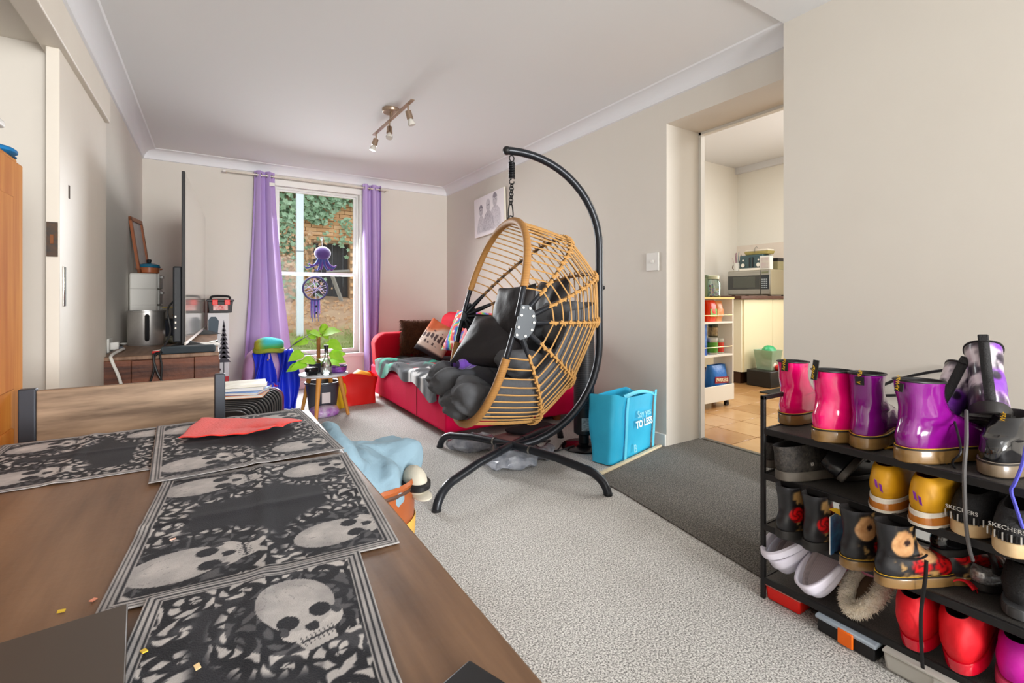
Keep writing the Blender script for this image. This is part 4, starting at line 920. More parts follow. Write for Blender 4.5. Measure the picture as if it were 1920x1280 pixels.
# boxed appliance with tree print and a tool box on it
bxo = thing('printed_carton', 'tall carton printed with an appliance and a pine tree beside the curtain', 'carton', (.04, 5.44, 0))
MB().bb((-.045, 5.30, 0), (.125, 5.58, .865)).build('carton', mat('carton_white', (214, 213, 216), .6), bxo, world=True, bevel=.003)
MB().bb((-.047, 5.297, 0), (.127, 5.302, .26)).build('red_band', mat('carton_red', (196, 28, 44), .5), bxo, world=True)
MB().prism([(x, 5.296, z) for x, z in ((-.04, .80), (-.02, .83), (.02, .83), (.045, .79), (.03, .60), (-.04, .60))], (0, .004, 0)).build('appliance_print', mat('print_slate', (70, 84, 96), .6), bxo, world=True)
tp = MB()
for k in range(9): w_ = .012+.006*k; z = .78-k*.042; tp.add([(.085-w_, 5.2975, z-.05), (.085+w_, 5.2975, z-.05), (.085, 5.2975, z+.02)], [(0, 1, 2)])
tp.bb((.081, 5.2972, .28), (.089, 5.298, .42)); tp.build('tree_print', mat('print_dark_tree', (74, 72, 80), .7), bxo, world=True, flat=True)
tx = thing('tool_box', 'dark grey tool box with red latches on top of the carton', 'tool box', (.058, 5.41, .866))
MB().box((-.0, 0, .055), (.185, .20, .108), taper=1.12).build('tray', mat('tool_box_grey', (52, 52, 54), .5), tx, bevel=.006)
MB().box((0, 0, .118), (.225, .23, .02)).build('rim', mat('tool_box_grey', (0, 0, 0)), tx, bevel=.006)
for x in (-.045, .055): MB().box((x, -.118, .10), (.045, .02, .05)).build('latch', mat('latch_red', (226, 34, 24), .4), tx, bevel=.004)
MB().box((0, -.107, .05), (.12, .004, .05)).build('label_panel', mat('tool_label', (222, 196, 192), .5, noise=(30, (200, 40, 40), 3)), tx)
MB().tube(spline([(-.08, 0, .125), (-.075, 0, .15), (-.04, 0, .160), (.04, 0, .160), (.075, 0, .15), (.08, 0, .125)], 5), .011, 8).build('handle', M_BLACK, tx)
rf = thing('empty_picture_frame', 'empty red-brown picture frame standing behind the tool box', 'frame', (.01, 5.61, .0))
for a, b in (((-.10, .98), (.07, 1.0)), ((-.10, .86), (-.085, 1.0)), ((.055, .86), (.07, 1.0)), ((-.10, .86), (.07, .875))): MB().bb((a[0]+.05, 5.59, a[1]), (b[0]+.05, 5.605, b[1])).build('rail', mat('frame_red_brown', (150, 70, 54), .5), rf, world=True)
for x in (-.09, .05): MB().bb((x+.05, 5.606, 0), (x+.06, 5.616, .99)).build('prop', mat('frame_red_brown', (0, 0, 0)), rf, world=True)

# pine wardrobe in the doorway with things on top
m_pine = mat('golden_pine', (206, 138, 62), .75, spec=.15, noise=((2, 18, 1.2), (176, 98, 34), 3))
pn_ = thing('pine_cupboard', 'golden pine cupboard at the left edge by the sliding doorway', 'cupboard', (-.75, 1.4, 0))
MB().bb((-1.05, .75, 0), (-.465, 1.865, 1.39)).build('carcass', m_pine, pn_, world=True, bevel=.006)
for y0, y1 in ((.77, 1.30), (1.315, 1.85)):
    dr = MB().bb((-.468, y0, .08), (-.45, y1, 1.37)).build('door', m_pine, pn_, world=True, bevel=.004)
    for z0, z1 in ((.18, .66), (.76, 1.27)):
        pl = MB().bb((-.452, y0+.09, z0), (-.444, y1-.09, z1)).build('panel', m_pine, dr, bevel=.007); pl.location = -pn_.location
bl_ = thing('baseball_cap', 'bright blue cap lying on the far corner of the pine cupboard', 'cap', (-.515, 1.825, 1.391)); MB().sphere((0, 0, .011), (.06, .05, .014), 22, 10, e=.8).build('crown', mat('azure_cloth', (10, 110, 170), .8), bl_); MB().sphere((.01, .04, .004), (.04, .035, .005), 16, 8).build('peak', mat('azure_cloth', (0, 0, 0)), bl_)
wb_ = thing('white_storage_box', 'white lidded box on top of the pine cupboard', 'box', (-.565, 1.56, 1.391)); MB().box((0, 0, .025), (.19, .34, .05)).build('box', M_WHITEP, wb_, bevel=.006); MB().box((0, 0, .058), (.22, .36, .02)).build('lid', M_WHITEP, wb_, bevel=.006)

# ================================================================== RIGHT WALL AND CEILING
sw = thing('light_switch', 'white single rocker light switch on the wall beside the kitchen opening', 'switch', (RX, 2.275, 1.257))
MB().bb((RX-.010, 2.22, 1.194), (RX, 2.33, 1.32)).build('plate', M_WHITEP, sw, world=True, bevel=.004); MB().bb((RX-.016, 2.262, 1.247), (RX-.009, 2.288, 1.267)).build('rocker', M_WHITEP, sw, world=True, bevel=.003)
cv = thing('canvas_print', 'white canvas with a pencil portrait of three people, hanging slightly crooked', 'picture', (RX-.012, 4.55, 1.93))
o = MB().grid(lambda u, v: (-.022, .33-.66*u, -.22+.44*v), 220, 150).build('portrait', mat('canvas_face', (230, 228, 230), .85, vcol=True), cv)
def portrait(x, y, z):
    a = .33-y; b = z+.22; base = np.full_like(a, 232.); ink = np.zeros_like(a)
    n = fbm(a*60, b*60, 5); n2 = fbm(a*22, b*22, 8)
    for cx_, cy_, rx_, ry_, hair, sh, shirt in ((.16, .285, .042, .062, .75, .10, .35), (.325, .315, .047, .070, .12, .13, .5), (.475, .345, .047, .072, .8, .14, .30)):
        hd = np.hypot((a-cx_)/rx_, (b-cy_)/ry_); face = hd < 1
        ink = np.maximum(ink, np.where(face, .16+.22*n2, 0)); ink = np.maximum(ink, np.where((hd < 1.14) & (b > cy_+.028+.006*np.sin(a*90)), hair*(.55+.5*n), 0))
        for ex in (-.017, .017): ink = np.maximum(ink, sstep(1.1, .6, np.hypot((a-cx_-ex)/.012, (b-cy_-.008)/.009))*.7)
        ink = np.maximum(ink, sstep(1.1, .7, np.hypot((a-cx_)/.014, (b-cy_+.035)/.005))*.5); ink = np.maximum(ink, sstep(1, .5, np.hypot((a-cx_-.004)/.006, (b-cy_+.012)/.016))*.25)
        tor = np.hypot((a-cx_)/sh, (b-(cy_-.27))/.215) < 1; ink = np.maximum(ink, np.where(tor & (b < cy_-.045), shirt*(.35+1.0*np.abs(n-.5)*2+.3*n2), 0))
    ink = ink*sstep(.02, .06, b)*sstep(.03, .07, a)*sstep(.62, .56, a)
    return (236-ink*150, 231-ink*152, 233-ink*142)
paint(o, portrait)
MB().box((-.0105, 0, 0), (.022, .664, .444)).build('stretcher', mat('canvas_side', (226, 220, 206), .9), cv); cv.rotation_euler = (R(-2.5), 0, 0)
# track light
tl = thing('ceiling_spotlight_bar', 'brushed bronze ceiling bar with three adjustable spotlights', 'ceiling light', (1.125, 3.50, CZ))
m_brz = mat('satin_bronze', (170, 148, 128), .3, .9)
c0 = Vector((1.135, 3.52, CZ)); b0_, b1_ = Vector((1.15, 3.10, CZ-.075)), Vector((1.125, 3.94, CZ-.075))
MB().lathe([(.062, -.028), (.066, -.022), (.066, 0)], c0, 30).build('ceiling_rose', m_brz, tl, world=True, bevel=.002); MB().cyl(c0-Vector((0, 0, .075)), c0-Vector((0, 0, .02)), .012, 12).build('stem', m_brz, tl, world=True)
bd = (b1_-b0_); MB().prism([b0_+Vector((-.012, 0, -.004)), b0_+Vector((.012, 0, -.004)), b0_+Vector((.012, 0, .004)), b0_+Vector((-.012, 0, .004))], bd).build('bar', m_brz, tl, world=True)
for t, aim in ((.10, (.28, -.05, -1)), (.55, (-.12, -.35, -1)), (.93, (-.30, .1, -1))):
    q = b0_+bd*t; aim = Vector(aim).normalized(); j = q+Vector((0, 0, -.05)); sp = MB().cyl(q, j, .006, 10); sp.cyl(j, j+aim*.055, .021, 18, .023); s1 = sp.build('spot_body', m_brz, tl, world=True)
    k = MB().tube([j+aim*.055, j+aim*.062, j+aim*.085, j+aim*.098], [.013, .016, .026, .025], 18).build('bulb', mat('frosted_bulb', (206, 202, 194), .25), s1); k.location = -tl.location

# ================================================================== TOWER FAN, BLUE BAG, STRIP, WRAPPINGS
tf0 = Vector((2.12, 2.46, 0)); tf = thing('tower_fan', 'slim black tower fan standing behind the egg chair post', 'fan', tf0)
MB().lathe([(.15, 0), (.155, .008), (.14, .02), (.05, .03), (.03, .035)], tf0, 36).build('base', mat('gloss_black', (0, 0, 0)), tf, world=True)
MB().cyl(tf0+Vector((0, 0, .03)), tf0+Vector((0, 0, .10)), .035, 20).build('neck', M_BLACK, tf, world=True)
MB().lathe([(.055, .09), (.068, .10), (.068, .855), (.05, .87)], tf0, 30).build('column', mat('fan_column', (34, 34, 37), .4), tf, world=True)
for k in range(46): MB().lathe([(.0695, .27+k*.012), (.0695, .274+k*.012)], tf0, 20, caps=False).build('grille_ring', mat('fan_ring', (64, 64, 68), .4), tf, world=True)
lb = Vector((-.5, -.86, 0)); ce = tf0+lb*.0685; sx = Vector((.86, -.5, 0))
MB().prism([ce+sx*a+Vector((0, 0, z)) for a, z in ((-.028, .125), (.028, .125), (.028, .21), (-.028, .21))], lb*.002).build('rating_label', mat('rating_label', (224, 222, 216), .6, noise=((40, 40, 160), (120, 120, 120), 3)), tf, world=True)
tag(MB().tube(spline([tf0+Vector((-.10, .10, .02)), tf0+Vector((-.22, .02, .007)), tf0+Vector((-.20, .16, .007)), tf0+Vector((-.12, .22, .007)), tf0+Vector((-.26, .20, .007)), tf0+Vector((-.24, .02, .007)), tf0+Vector((-.1, -.02, .03))], 8), .0045, 6).build('fan_cord', M_BLACK), 'thin black power cord coiled beside the fan base', 'cable')
m_bag = mat('cyan_bag', (38, 168, 214), .4, noise=(3, (66, 196, 232), 1.4), bump=(9, .25))
bgc = Vector((2.235, 2.215, .007)); brz = math.atan2(.15, .56)
def bfn(u, v, k=1.0):
    a = 2*math.pi*u; e = .25; ca, sa = math.cos(a), math.sin(a); from mathutils import noise as mn
    x = math.copysign(abs(ca)**e, ca)*.265*k; y = math.copysign(abs(sa)**e, sa)*(.075+.03*v)*k; z = .385*v
    q = mn.noise_vector(Vector((x*5, y*5+2, z*5)))*.022*(v**.6)
    z += v**4*(.03*math.cos(a)*-1+.015*math.sin(2*a)); return Vector((x, y, z))+Vector((q.x, q.y, 0))
bb_ = thing('blue_shopping_bag', 'bright blue reusable shopping bag with white slogan by the doorway corner', 'bag', bgc, brz)
mb = MB().grid(bfn, 72, 20, cu=True); mb.grid(lambda u, v: bfn(u, .3+.695*v, .975), 72, 14, cu=True); mb.add([bfn(i/24, 0) for i in range(24)], [tuple(range(24))]); mb.add([bfn(i/24, .31, .97) for i in range(24)], [tuple(range(24))])
mb.build('body', m_bag, bb_, sharp=50)
for sx_, y in ((-.13, -1), (.236, -1)):
    MB().tube([(sx_, -.092, .0), (sx_, -.10, .15), (sx_, -.106, .30), (sx_+.004, -.112, .39)], .016, 6, flat=.15, up=(0, 1, 0)).build('strap', mat('pale_cyan_strap', (96, 206, 236), .4), bb_)
MB().tube(spline([(-.13, -.112, .36), (-.11, -.08, .39), (0, -.03, .37), (.14, -.06, .385), (.240, -.112, .36)], 6), .014, 6, flat=.2, up=(0, 1, 0)).build('handle', mat('pale_cyan_strap', (0, 0, 0)), bb_)
m_wt = mat('bag_white_print', (222, 240, 244), .5)
text('slogan', 'Say yes', .062, mat('bag_pale_print', (150, 214, 232), .5), bb_, (.065, -.1195, .265), (R(86), 0, 0), bold=.0005)
text('slogan', 'TO LESS', .060, m_wt, bb_, (.068, -.1175, .203), (R(86), 0, 0), bold=.0022); text('slogan', 'B', .07, mat('bag_pale_print', (0, 0, 0)), bb_, (-.03, -.107, .055), (R(86), 0, 0))
s0, s1 = Vector((1.80, 1.995, 0)), Vector((2.55, 2.178, 0)); sd = (s1-s0).normalized(); sn = Vector((-sd.y, sd.x, 0))
tag(MB().prism([s0-sn*.012+Vector((0, 0, .006)), s1-sn*.012+Vector((0, 0, .006)), s1+sn*.012+Vector((0, 0, .006)), s0+sn*.012+Vector((0, 0, .006))], (0, 0, .014)).build('timber_strip', mat('bare_pale_timber', (216, 204, 176), .7, noise=((20, 4, 4), (190, 174, 140), 1.5)), bevel=.003), 'bare pale timber strip along the carpet edge in front of the blue bag', 'timber')
m_wr = mat('crinkled_clear_wrap', (196, 200, 208), .15, noise=(14, (104, 110, 124), 2.2), alpha=.8)
for (u_, v_), r_, sd_, lb_ in (((958, 876), (.17, .09, .045), 2, 'crumpled clear plastic wrap under the right leg of the chair stand'), ((885, 842), (.16, .10, .045), 5, 'crumpled clear plastic bag behind the left leg of the chair stand'), ((1005, 858), (.13, .07, .035), 8, 'dark crumpled plastic packet by the centre of the chair stand')):
    q = at(u_, v_, z=0); t = thing('plastic_wrap', lb_, 'plastic wrap', (q.x, q.y, .002)); MB().sphere((0, 0, r_[2]), r_, 30, 16, Matrix.Rotation(-.4, 3, 'Z'), e=.8).noise(.028, 16, sd_).build('wrap', m_wr if sd_ != 8 else mat('dark_wrap', (70, 70, 78), .25, noise=(14, (150, 150, 158), 2.5)), t, sharp=25)
fl_ = thing('flattened_carton', 'pink and grey flattened cardboard and clothes under the sofa end', 'cardboard', (1.85, 2.85, 0)); MB().box((0, 0, .012), (.42, .24, .02), Euler((0, 0, .2))).noise(.01, 6).build('board', mat('dusty_pink_board', (178, 136, 132), .8, noise=(7, (120, 100, 100), 2)), fl_); MB().sphere((.12, .05, .045), (.2, .09, .03), 20, 10).noise(.02, 12).build('dark_cloth', mat('dark_cloth', (40, 36, 40), .9), fl_)
# ================================================================== DINING TABLE END
TT = .69; K = .31/.26
m_tab = mat('brown_laminate_oak', (134, 102, 76), .42, noise=((18, 1.6, 4), (92, 66, 46), 3.2), bump=(50, .05))
m_oak = mat('weathered_oak', (176, 150, 124), .5, noise=((2.4, 30, 20), (104, 84, 66), 3.6))
dt = thing('dining_table', 'brown oak dining table in the left foreground', 'table', (-.1, .55, 0))
tx1, ty1 = .2265, 1.432
MB().bb((-.445, -.35, TT-.034), (tx1, ty1, TT)).build('table_top', m_tab, dt, world=True, bevel=.003)
MB().bb((-.38, -.28, TT-.11), (tx1-.07, ty1-.07, TT-.034)).build('apron', m_tab, dt, world=True)
for x in (-.40, tx1-.05):
    for y in (-.29, ty1-.05): MB().bb((x-.035, y-.035, 0), (x+.035, y+.035, TT-.034)).build('leg', mat('slate_metal', (62, 66, 74), .45, .4), dt, world=True, bevel=.004)
# placemats: woven cloth with a printed skull border
m_mat = mat('placemat_weave', (40, 42, 48), .85, vcol=True, bump=(700, .35))
def skull(px, py, r):
    """ink 0..1 white print of a skull; +x = jaw direction, r = cranium radius; returns (mask, white)"""
    x, y = px/r, py/r
    cr = np.hypot(x/1.28, y/.95) < 1; jaw = (x > .4) & (x < 2.05) & (np.abs(y+.12) < .64-.16*(x-.4))
    cheek = np.hypot((x-1.15)/.55, (y)/.78) < 1
    m = cr | jaw | cheek
    w = .93-.10*sstep(.4, 1.0, np.hypot(x/1.28, y/.95))*cr-.15*fbm(x*4+3, y*4, 6)
    w = np.where(cr & (np.abs(np.sin(np.arctan2(y, x+2.2)*14+fbm(x*2, y*2, 2)*5)) < .06) & (x < -.2), .62, w)
    for ey in (-.42, .42): w = np.where(np.hypot((x-.72)/.30, (y-ey+.05)/.27) < 1, .06, w)
    w = np.where((np.hypot((x-1.22)/.22, (y+.05)/.17) < 1) & (x > 1.08), .10, w)
    te = (x > 1.48) & (x < 1.86) & (np.abs(y+.08) < .42); w = np.where(te & ((np.abs(((y*9) % 1)-.5) > .38) | (np.abs(x-1.67) < .04)), .15, w)
    w = np.where((np.hypot((x-1.0)/.2, (np.abs(y)-.68)/.12) < 1), .25, w)
    return m, w
def mat_print(hw, hl, skulls, seed):
    def fn(X, Y, Z):
        ex = np.minimum(hw-np.abs(X), hl-np.abs(Y))
        n = fbm(X*13, Y*13, seed, 3); n3 = fbm(X*40, Y*40, seed+3, 3)
        d = np.full_like(X, 9.)
        for sx, sy, an, r in skulls: d = np.minimum(d, np.hypot((X-sx)-.5*r*math.cos(an), (Y-sy)-.5*r*math.sin(an))-r*1.5)
        fil = sstep(.046+.030*n, .034+.030*n, ex); fil = np.maximum(fil, sstep(.024, .008, d-.022*n))
        wx, wy = X+.022*(fbm(X*22, Y*22, seed+7)-.5), Y+.022*(fbm(X*22+9, Y*22, seed+8)-.5)
        cell = .042; gx, gy = np.floor(wx/cell), np.floor(wy/cell); cxx, cyy = (gx+.5)*cell, (gy+.5)*cell
        rr_ = np.hypot(wx-cxx, wy-cyy)/cell; th = np.arctan2(wy-cyy, wx-cxx); sg = np.where((gx+gy) % 2 > 0, 1, -1)
        sw_ = np.sin(th*sg*1.0+rr_*15); lea = np.sin(th*5+rr_*9+gx*2.1+gy)
        ink = np.clip(sstep(-.1, .35, sw_)*.85*sstep(-.8, -.2, lea)+.25*sstep(.5, .8, n3), 0, 1)
        c = .055+.05*n3
        c = c+(ink*.96-c)*fil
        for sx, sy, an, r in skulls:
            ca, sa = math.cos(an), math.sin(an); px, py = (X-sx)*ca+(Y-sy)*sa, -(X-sx)*sa+(Y-sy)*ca
            m_, w = skull(px, py, r); halo = np.hypot(px-.3*r, py)/r
            c = np.where((halo < 1.75) & ~m_, c*.35+.03, c); c = np.where(m_, w, c)
        e = ex
        c = np.where(e < .016, np.where(np.abs(((e*1000) % 5.4)-2.7) < 1.1, .18, .82)-.12*n3, c)
        c = np.where(np.abs(Y) < .0012, c+.05, c); c = c*(1-.18*n3*fil)
        return (18+c*214, 20+c*206, 27+c*194)
    return fn
def placemat(corners, z, skulls, seed, label, nx=150, ny=200):
    """corners: near-left, near-right, far-right, far-left (x, y) on the table"""
    a, b, c, d = [Vector((*p, 0)) for p in corners]; w_ = ((b-a).length+(c-d).length)/2; l_ = ((d-a).length+(c-b).length)/2; cen = (a+b+c+d)/4
    ax = ((b-a)+(c-d)).normalized(); rz = math.atan2(ax.y, ax.x); hw, hl = w_/2, l_/2
    def fn(u, v):
        X, Y = (u-.5)*w_, (v-.5)*l_; from mathutils import noise as mn
        zz_ = .0022*math.exp(-(Y/.012)**2)+.0022*math.exp(-(X/.012)**2)+.0016*(1+mn.noise(Vector((X*9+seed, Y*9, 0))))
        return (X, Y, zz_)
    mb = MB().grid(fn, nx, ny)
    o = mb.build('skull_placemat', m_mat, sharp=180, solid=.0014); o.location = (cen.x, cen.y, z); o.rotation_euler = (0, 0, rz)
    paint(o, mat_print(hw, hl, [(sx*hw, sy*hl, an, r) for sx, sy, an, r in skulls], seed)); return tag(o, label, 'placemat', 'printed skull placemats on the dining table')
sk4 = [(-.60, .66, R(8), .040), (-.60, -.66, R(8), .040), (.52, .66, R(8), .036), (.52, -.66, R(8), .036)]
def kk(P): return [(x*K, y*K) for x, y in P]
placemat(kk([(-.262-.05, .902), (-.06, .899), (-.075, 1.192), (-.262-.05, 1.184)]), TT+.0006, [(-.55, .62, R(8), .036), (-.50, -.60, R(8), .040), (.7, .66, R(8), .03)], 3, 'skull placemat lying across the table corner nearest the chair, partly covered', 150, 150)
placemat(kk([(-.082, .823), (.187, .839), (.172, 1.196), (-.09, 1.183)]), TT+.0042, sk4, 11, 'skull placemat under the red felt at the far table end')
placemat(kk([(-.073, .508), (.173, .487), (.183, .824), (-.069, .836)]), TT+.0012, sk4, 21, 'middle skull placemat fully uncovered along the table edge', 190, 250)
placemat(kk([(-.075, .13), (.118, .12), (.092, .486), (-.060, .513)]), TT+.0050, [(.30, .66, R(-70), .036), (-.62, -.1, R(-70), .030), (.5, -.6, R(-70), .036)], 31, 'nearest skull placemat beside the dark folder', 190, 300)
# red felt sheet
def felt(u, v):
    a, b, c, d = [Vector((*p, 0)) for p in kk([(-.053, 1.037), (.085, .978), (.155, 1.060), (-.022, 1.186)])]
    p = (a*(1-u)+b*u)*(1-v)+(d*(1-u)+c*u)*v; p.z = TT+.0135+.003*math.sin(u*7+v*3)*u+.012*u*u*(1-v)*abs(math.sin(v*5+1))+.001*math.sin(u*23); p.x += .002*math.sin(v*9); return p
tag(MB().grid(felt, 60, 40).build('red_felt_sheet', mat('red_felt', (232, 44, 30), .9, bump=(220, .3), sheen=.2), solid=.0016, sharp=180), 'crumpled bright red felt sheet lying on the far placemats', 'felt')
fd = at(240, 1137, z=TT+.012); fo_ = thing('dark_folder', 'dark brown folder lying on the near left corner of the table', 'folder', (fd.x, fd.y, TT+.0075), R(6))
MB().bb((-.30, -.21, 0), (0, 0, .008)).build('cover', mat('dark_brown_card', (70, 60, 52), .5), fo_, bevel=.001); MB().bb((-.298, -.208, .0015), (-.001, -.002, .0065)).build('pages', mat('page_white', (0, 0, 0)), fo_)
q = at(880, 1240, z=TT+.006); bk2 = thing('black_notebook', 'corner of a small black notebook at the near table edge', 'notebook', (q.x, q.y, TT+.0005), R(20)); MB().bb((-.11, -.16, 0), (0, 0, .008)).build('cover', M_BLACK, bk2, bevel=.002)
# confetti crumbs
for i, ((u_, v_), c_) in enumerate((((115, 1145), (226, 190, 60)), ((175, 1124), (230, 150, 120)), ((270, 1234), (226, 190, 60)), ((324, 1020), (236, 190, 170)), ((196, 1143), (230, 120, 60)), ((370, 1264), (230, 200, 150)))):
    p = at(u_, v_, z=TT+.002); tag(MB().box((0, 0, 0), (.006, .004, .001), Euler((.1, .1, i))).build('paper_fleck', mat('fleck_%d' % i, c_, .8)), ['yellow paper fleck on the bare table left of the mats', 'pink paper fleck on the bare table near the mats', 'yellow paper fleck on the nearest placemat', 'pale paper fleck on the middle placemat', 'orange paper fleck at the placemat corner', 'cream paper fleck low on the nearest placemat'][i], 'paper fleck', 'paper flecks on the table')
    bpy.data.objects[-1] if False else None; COL.objects[-1].location = p+Vector((0, 0, .0065 if v_ > 1000 and u_ > 200 else 0))
# chair at the far end of the table
ch = thing('dining_chair', 'weathered oak dining chair with charcoal metal posts at the table end', 'chair', (-.20, 1.60, 0))
m_post = mat('slate_metal', (62, 66, 74), .45, .4)
for x0, x1, zt_ in ((-.440, -.405, .758), (.003, .032, .762)):
    MB().prism([(x0, 1.765, .40), (x1, 1.765, .40), (x1, 1.79, .40), (x0, 1.79, .40)], (0, .0, zt_-.40)).build('back_post', m_post, ch, world=True, bevel=.003)
    MB().bb((x0, 1.765, 0), (x1, 1.79, .40)).build('leg', m_post, ch, world=True, bevel=.003); MB().bb((x0, 1.36, 0), (x1, 1.385, .40)).build('leg', m_post, ch, world=True, bevel=.003)
MB().bb((-.405, 1.768, .535), (.003, 1.786, .752)).build('back_panel', m_oak, ch, world=True, bevel=.003)
MB().bb((-.44, 1.35, .40), (.032, 1.79, .43)).build('seat', m_oak, ch, world=True, bevel=.006)
# leather tub with blue clothing and a cap
tq = Vector((.39, 1.46, 0)); tu_ = thing('leather_tub', 'round tan leather tub with a yellow band beside the table', 'tub', tq); m_lea = mat('tan_leather', (176, 96, 48), .4, noise=(6, (150, 74, 34), 1.4))
MB().lathe([(.001, 0), (.125, 0), (.135, .02), (.15, .44), (.155, .452), (.15, .462), (.14, .455), (.125, .05), (.001, .04)], tq, 40, caps=False).build('wall', m_lea, tu_, world=True)
MB().lathe([(.1465, .28), (.1495, .285), (.1515, .335), (.149, .34)], tq, 40, caps=False).build('yellow_band', mat('yellow_leather', (216, 170, 76), .45), tu_, world=True)
MB().lathe([(.151, .43), (.154, .437), (.152, .442)], tq, 40, caps=False).build('seam', mat('dark_leather', (84, 56, 44), .5), tu_, world=True)
m_sky = mat('pale_blue_cotton', (132, 160, 176), .9, bump=(20, .8))
gt = thing('blue_garment', 'pale blue garment bundled on top of the leather tub', 'clothing', tq+Vector((-.03, .03, .46)))
def garm(u, v):
    from mathutils import noise as mn
    a = 2*math.pi*u; r_ = .185*(1+.18*math.sin(3*a+1)+.10*math.sin(5*a)); t = v
    x = math.cos(a)*r_*math.sin(t*math.pi*.56); y = math.sin(a)*r_*math.sin(t*math.pi*.56); cs_ = max(0, math.cos(t*math.pi*.56)); z = .085*cs_**.7-max(0, t-.80)*.42
    p = Vector((x, y, z)); q_ = p+mn.noise_vector(p*8)*.034+mn.noise_vector(p*22)*.007; q_.z += .014*math.sin(a*7+t*5+2*mn.noise(p*6))*t; return q_
MB().grid(garm, 90, 50, cu=True).build('bundle', m_sky, gt, sharp=180)
slv = spline([Vector((-.01, -.12, .05)), Vector((-.04, -.17, .095)), Vector((-.062, -.14, .130)), Vector((-.072, -.08, .150)), Vector((-.078, -.02, .158))], 7)
sv = MB().tube(slv, [.032-.0003*i for i in range(len(slv))], 16); sv.noise(.010, 18, 3); sv.build('rolled_sleeve', m_sky, gt, sharp=180)
cp = thing('cream_cap', 'cream cap with a black lettered band hanging off the leather tub', 'cap', tq+Vector((.135, -.06, .405)))
MB().sphere((.0, 0, .035), (.035, .06, .045), 26, 16).build('crown', mat('cream_cotton', (198, 192, 176), .85, bump=(30, .2)), cp, sharp=180); MB().tube([(.0+.037*math.cos(a), .0+.062*math.sin(a), .030) for a in [2*math.pi*i/30 for i in range(30)]], .009, 6, closed=True, flat=1.3).build('band', M_BLACK, cp)
MB().sphere((.01, -.03, .0), (.03, .05, .010), 18, 8).build('peak', mat('cream_cotton', (0, 0, 0)), cp)
# ================================================================== SHOE RACK
RK0, RK1, RKF, RKN = 1.56, 1.87, .90, -.05          # front x, back x, far y, near y
SZ = (.070, .247, .417, .566); RT = .676
m_rack = mat('rack_black', (34, 33, 34), .45, .3); m_mesh = mat('rack_mesh', (48, 46, 45), .6, .3, noise=(400, (90, 86, 82), 3))
rk = thing('shoe_rack', 'black four tier metal mesh shoe rack against the right side', 'shoe rack', (1.71, .42, 0)); bwid = .014
for x in (RK0, RK1):
    for y in (RKF, RKN): MB().bb((x-bwid/2, y-bwid/2, 0), (x+bwid/2, y+bwid/2, RT)).build('upright', m_rack, rk, world=True, bevel=.002)
for y in (RKF, RKN): MB().bb((RK0-bwid/2, y-bwid/2, RT-bwid), (RK1+bwid/2, y+bwid/2, RT)).build('top_rail', m_rack, rk, world=True, bevel=.002)
for z in SZ:
    sh = MB().bb((RK0+.008, RKN, z-.006), (RK1-.008, RKF, z-.002)).build('shelf', m_mesh, rk, world=True)
    for x in (RK0, RK1): b = MB().bb((x-.006, RKN, z-.018), (x+.006, RKF, z+.003)).build('long_rail', m_rack, sh, bevel=.002); b.location = -rk.location
    for y in (RKF, RKN): b = MB().bb((RK0, y-.006, z-.016), (RK1, y+.006, z)).build('cross_rail', m_rack, sh, bevel=.002); b.location = -rk.location

# ------------------------------------------------------------------ shoe builder: heel at x=0, toe along +x
def ring(lv, n=40, k=1.0, dz=0):
    z, xb, xf, w_, tilt = lv[:5]; tw = lv[5] if len(lv) > 5 else .10; P = []
    c, h = (xb+xf)/2, (xf-xb)/2*k
    for i in range(n):
        a = 2*math.pi*i/n; ca, sa = math.cos(a), math.sin(a); x = math.copysign(abs(ca)**.86, ca)
        y = math.copysign(abs(sa)**.80, sa)*w_*k*(1+tw*x-.10*math.exp(-((x+.05)/.35)**2)*(1 if h > .1 else 0))
        P.append(Vector((c+h*x, y, z+dz+tilt*(c+h*x-xb))))
    return P
def loft(mb, rings, cap0=True, cap1=False):
    n = len(rings[0]); V = [p for r_ in rings for p in r_]; F = []
    for i in range(len(rings)-1):
        for k in range(n): F.append((i*n+k, i*n+(k+1) % n, (i+1)*n+(k+1) % n, (i+1)*n+k))
    if cap0: F.append(tuple(reversed(range(n))))
    if cap1: F.append(tuple((len(rings)-1)*n+k for k in range(n)))
    return mb.add(V, F)
BOOT = [(.033, 0, .272, .045, 0), (.050, -.004, .275, .0465, 0), (.068, -.004, .270, .0455, 0), (.082, .000, .245, .0435, 0), (.096, .005, .196, .041, 0), (.112, .009, .155, .0385, 0, .03), (.130, .009, .132, .0365, 0, 0), (.155, .005, .121, .0365, 0, 0), (.185, -.001, .118, .0385, 0, 0), (.200, -.003, .120, .0395, -.05, 0)]
LOW = [(.024, 0, .262, .042, 0), (.040, -.005, .265, .0440, 0), (.055, -.004, .255, .0425, 0), (.066, .002, .215, .039, .03), (.076, .006, .165, .035, .09, .02), (.082, .008, .140, .032, .12, 0)]
def dense(lv, m=3):
    """Catmull-Rom through the rings"""
    L_ = [tuple(list(q)+[.10]*(6-len(q))) for q in lv]; out = []
    Q = [L_[0]]+L_+[L_[-1]]
    for i in range(1, len(Q)-2):
        for k in range(m):
            t = k/m; out.append(tuple(.5*((2*b)+(c-a)*t+(2*a-5*b+4*c-d)*t*t+(3*b-a-3*c+d)*t**3) for a, b, c, d in zip(*Q[i-1:i+3])))
    return out+[L_[-1]]
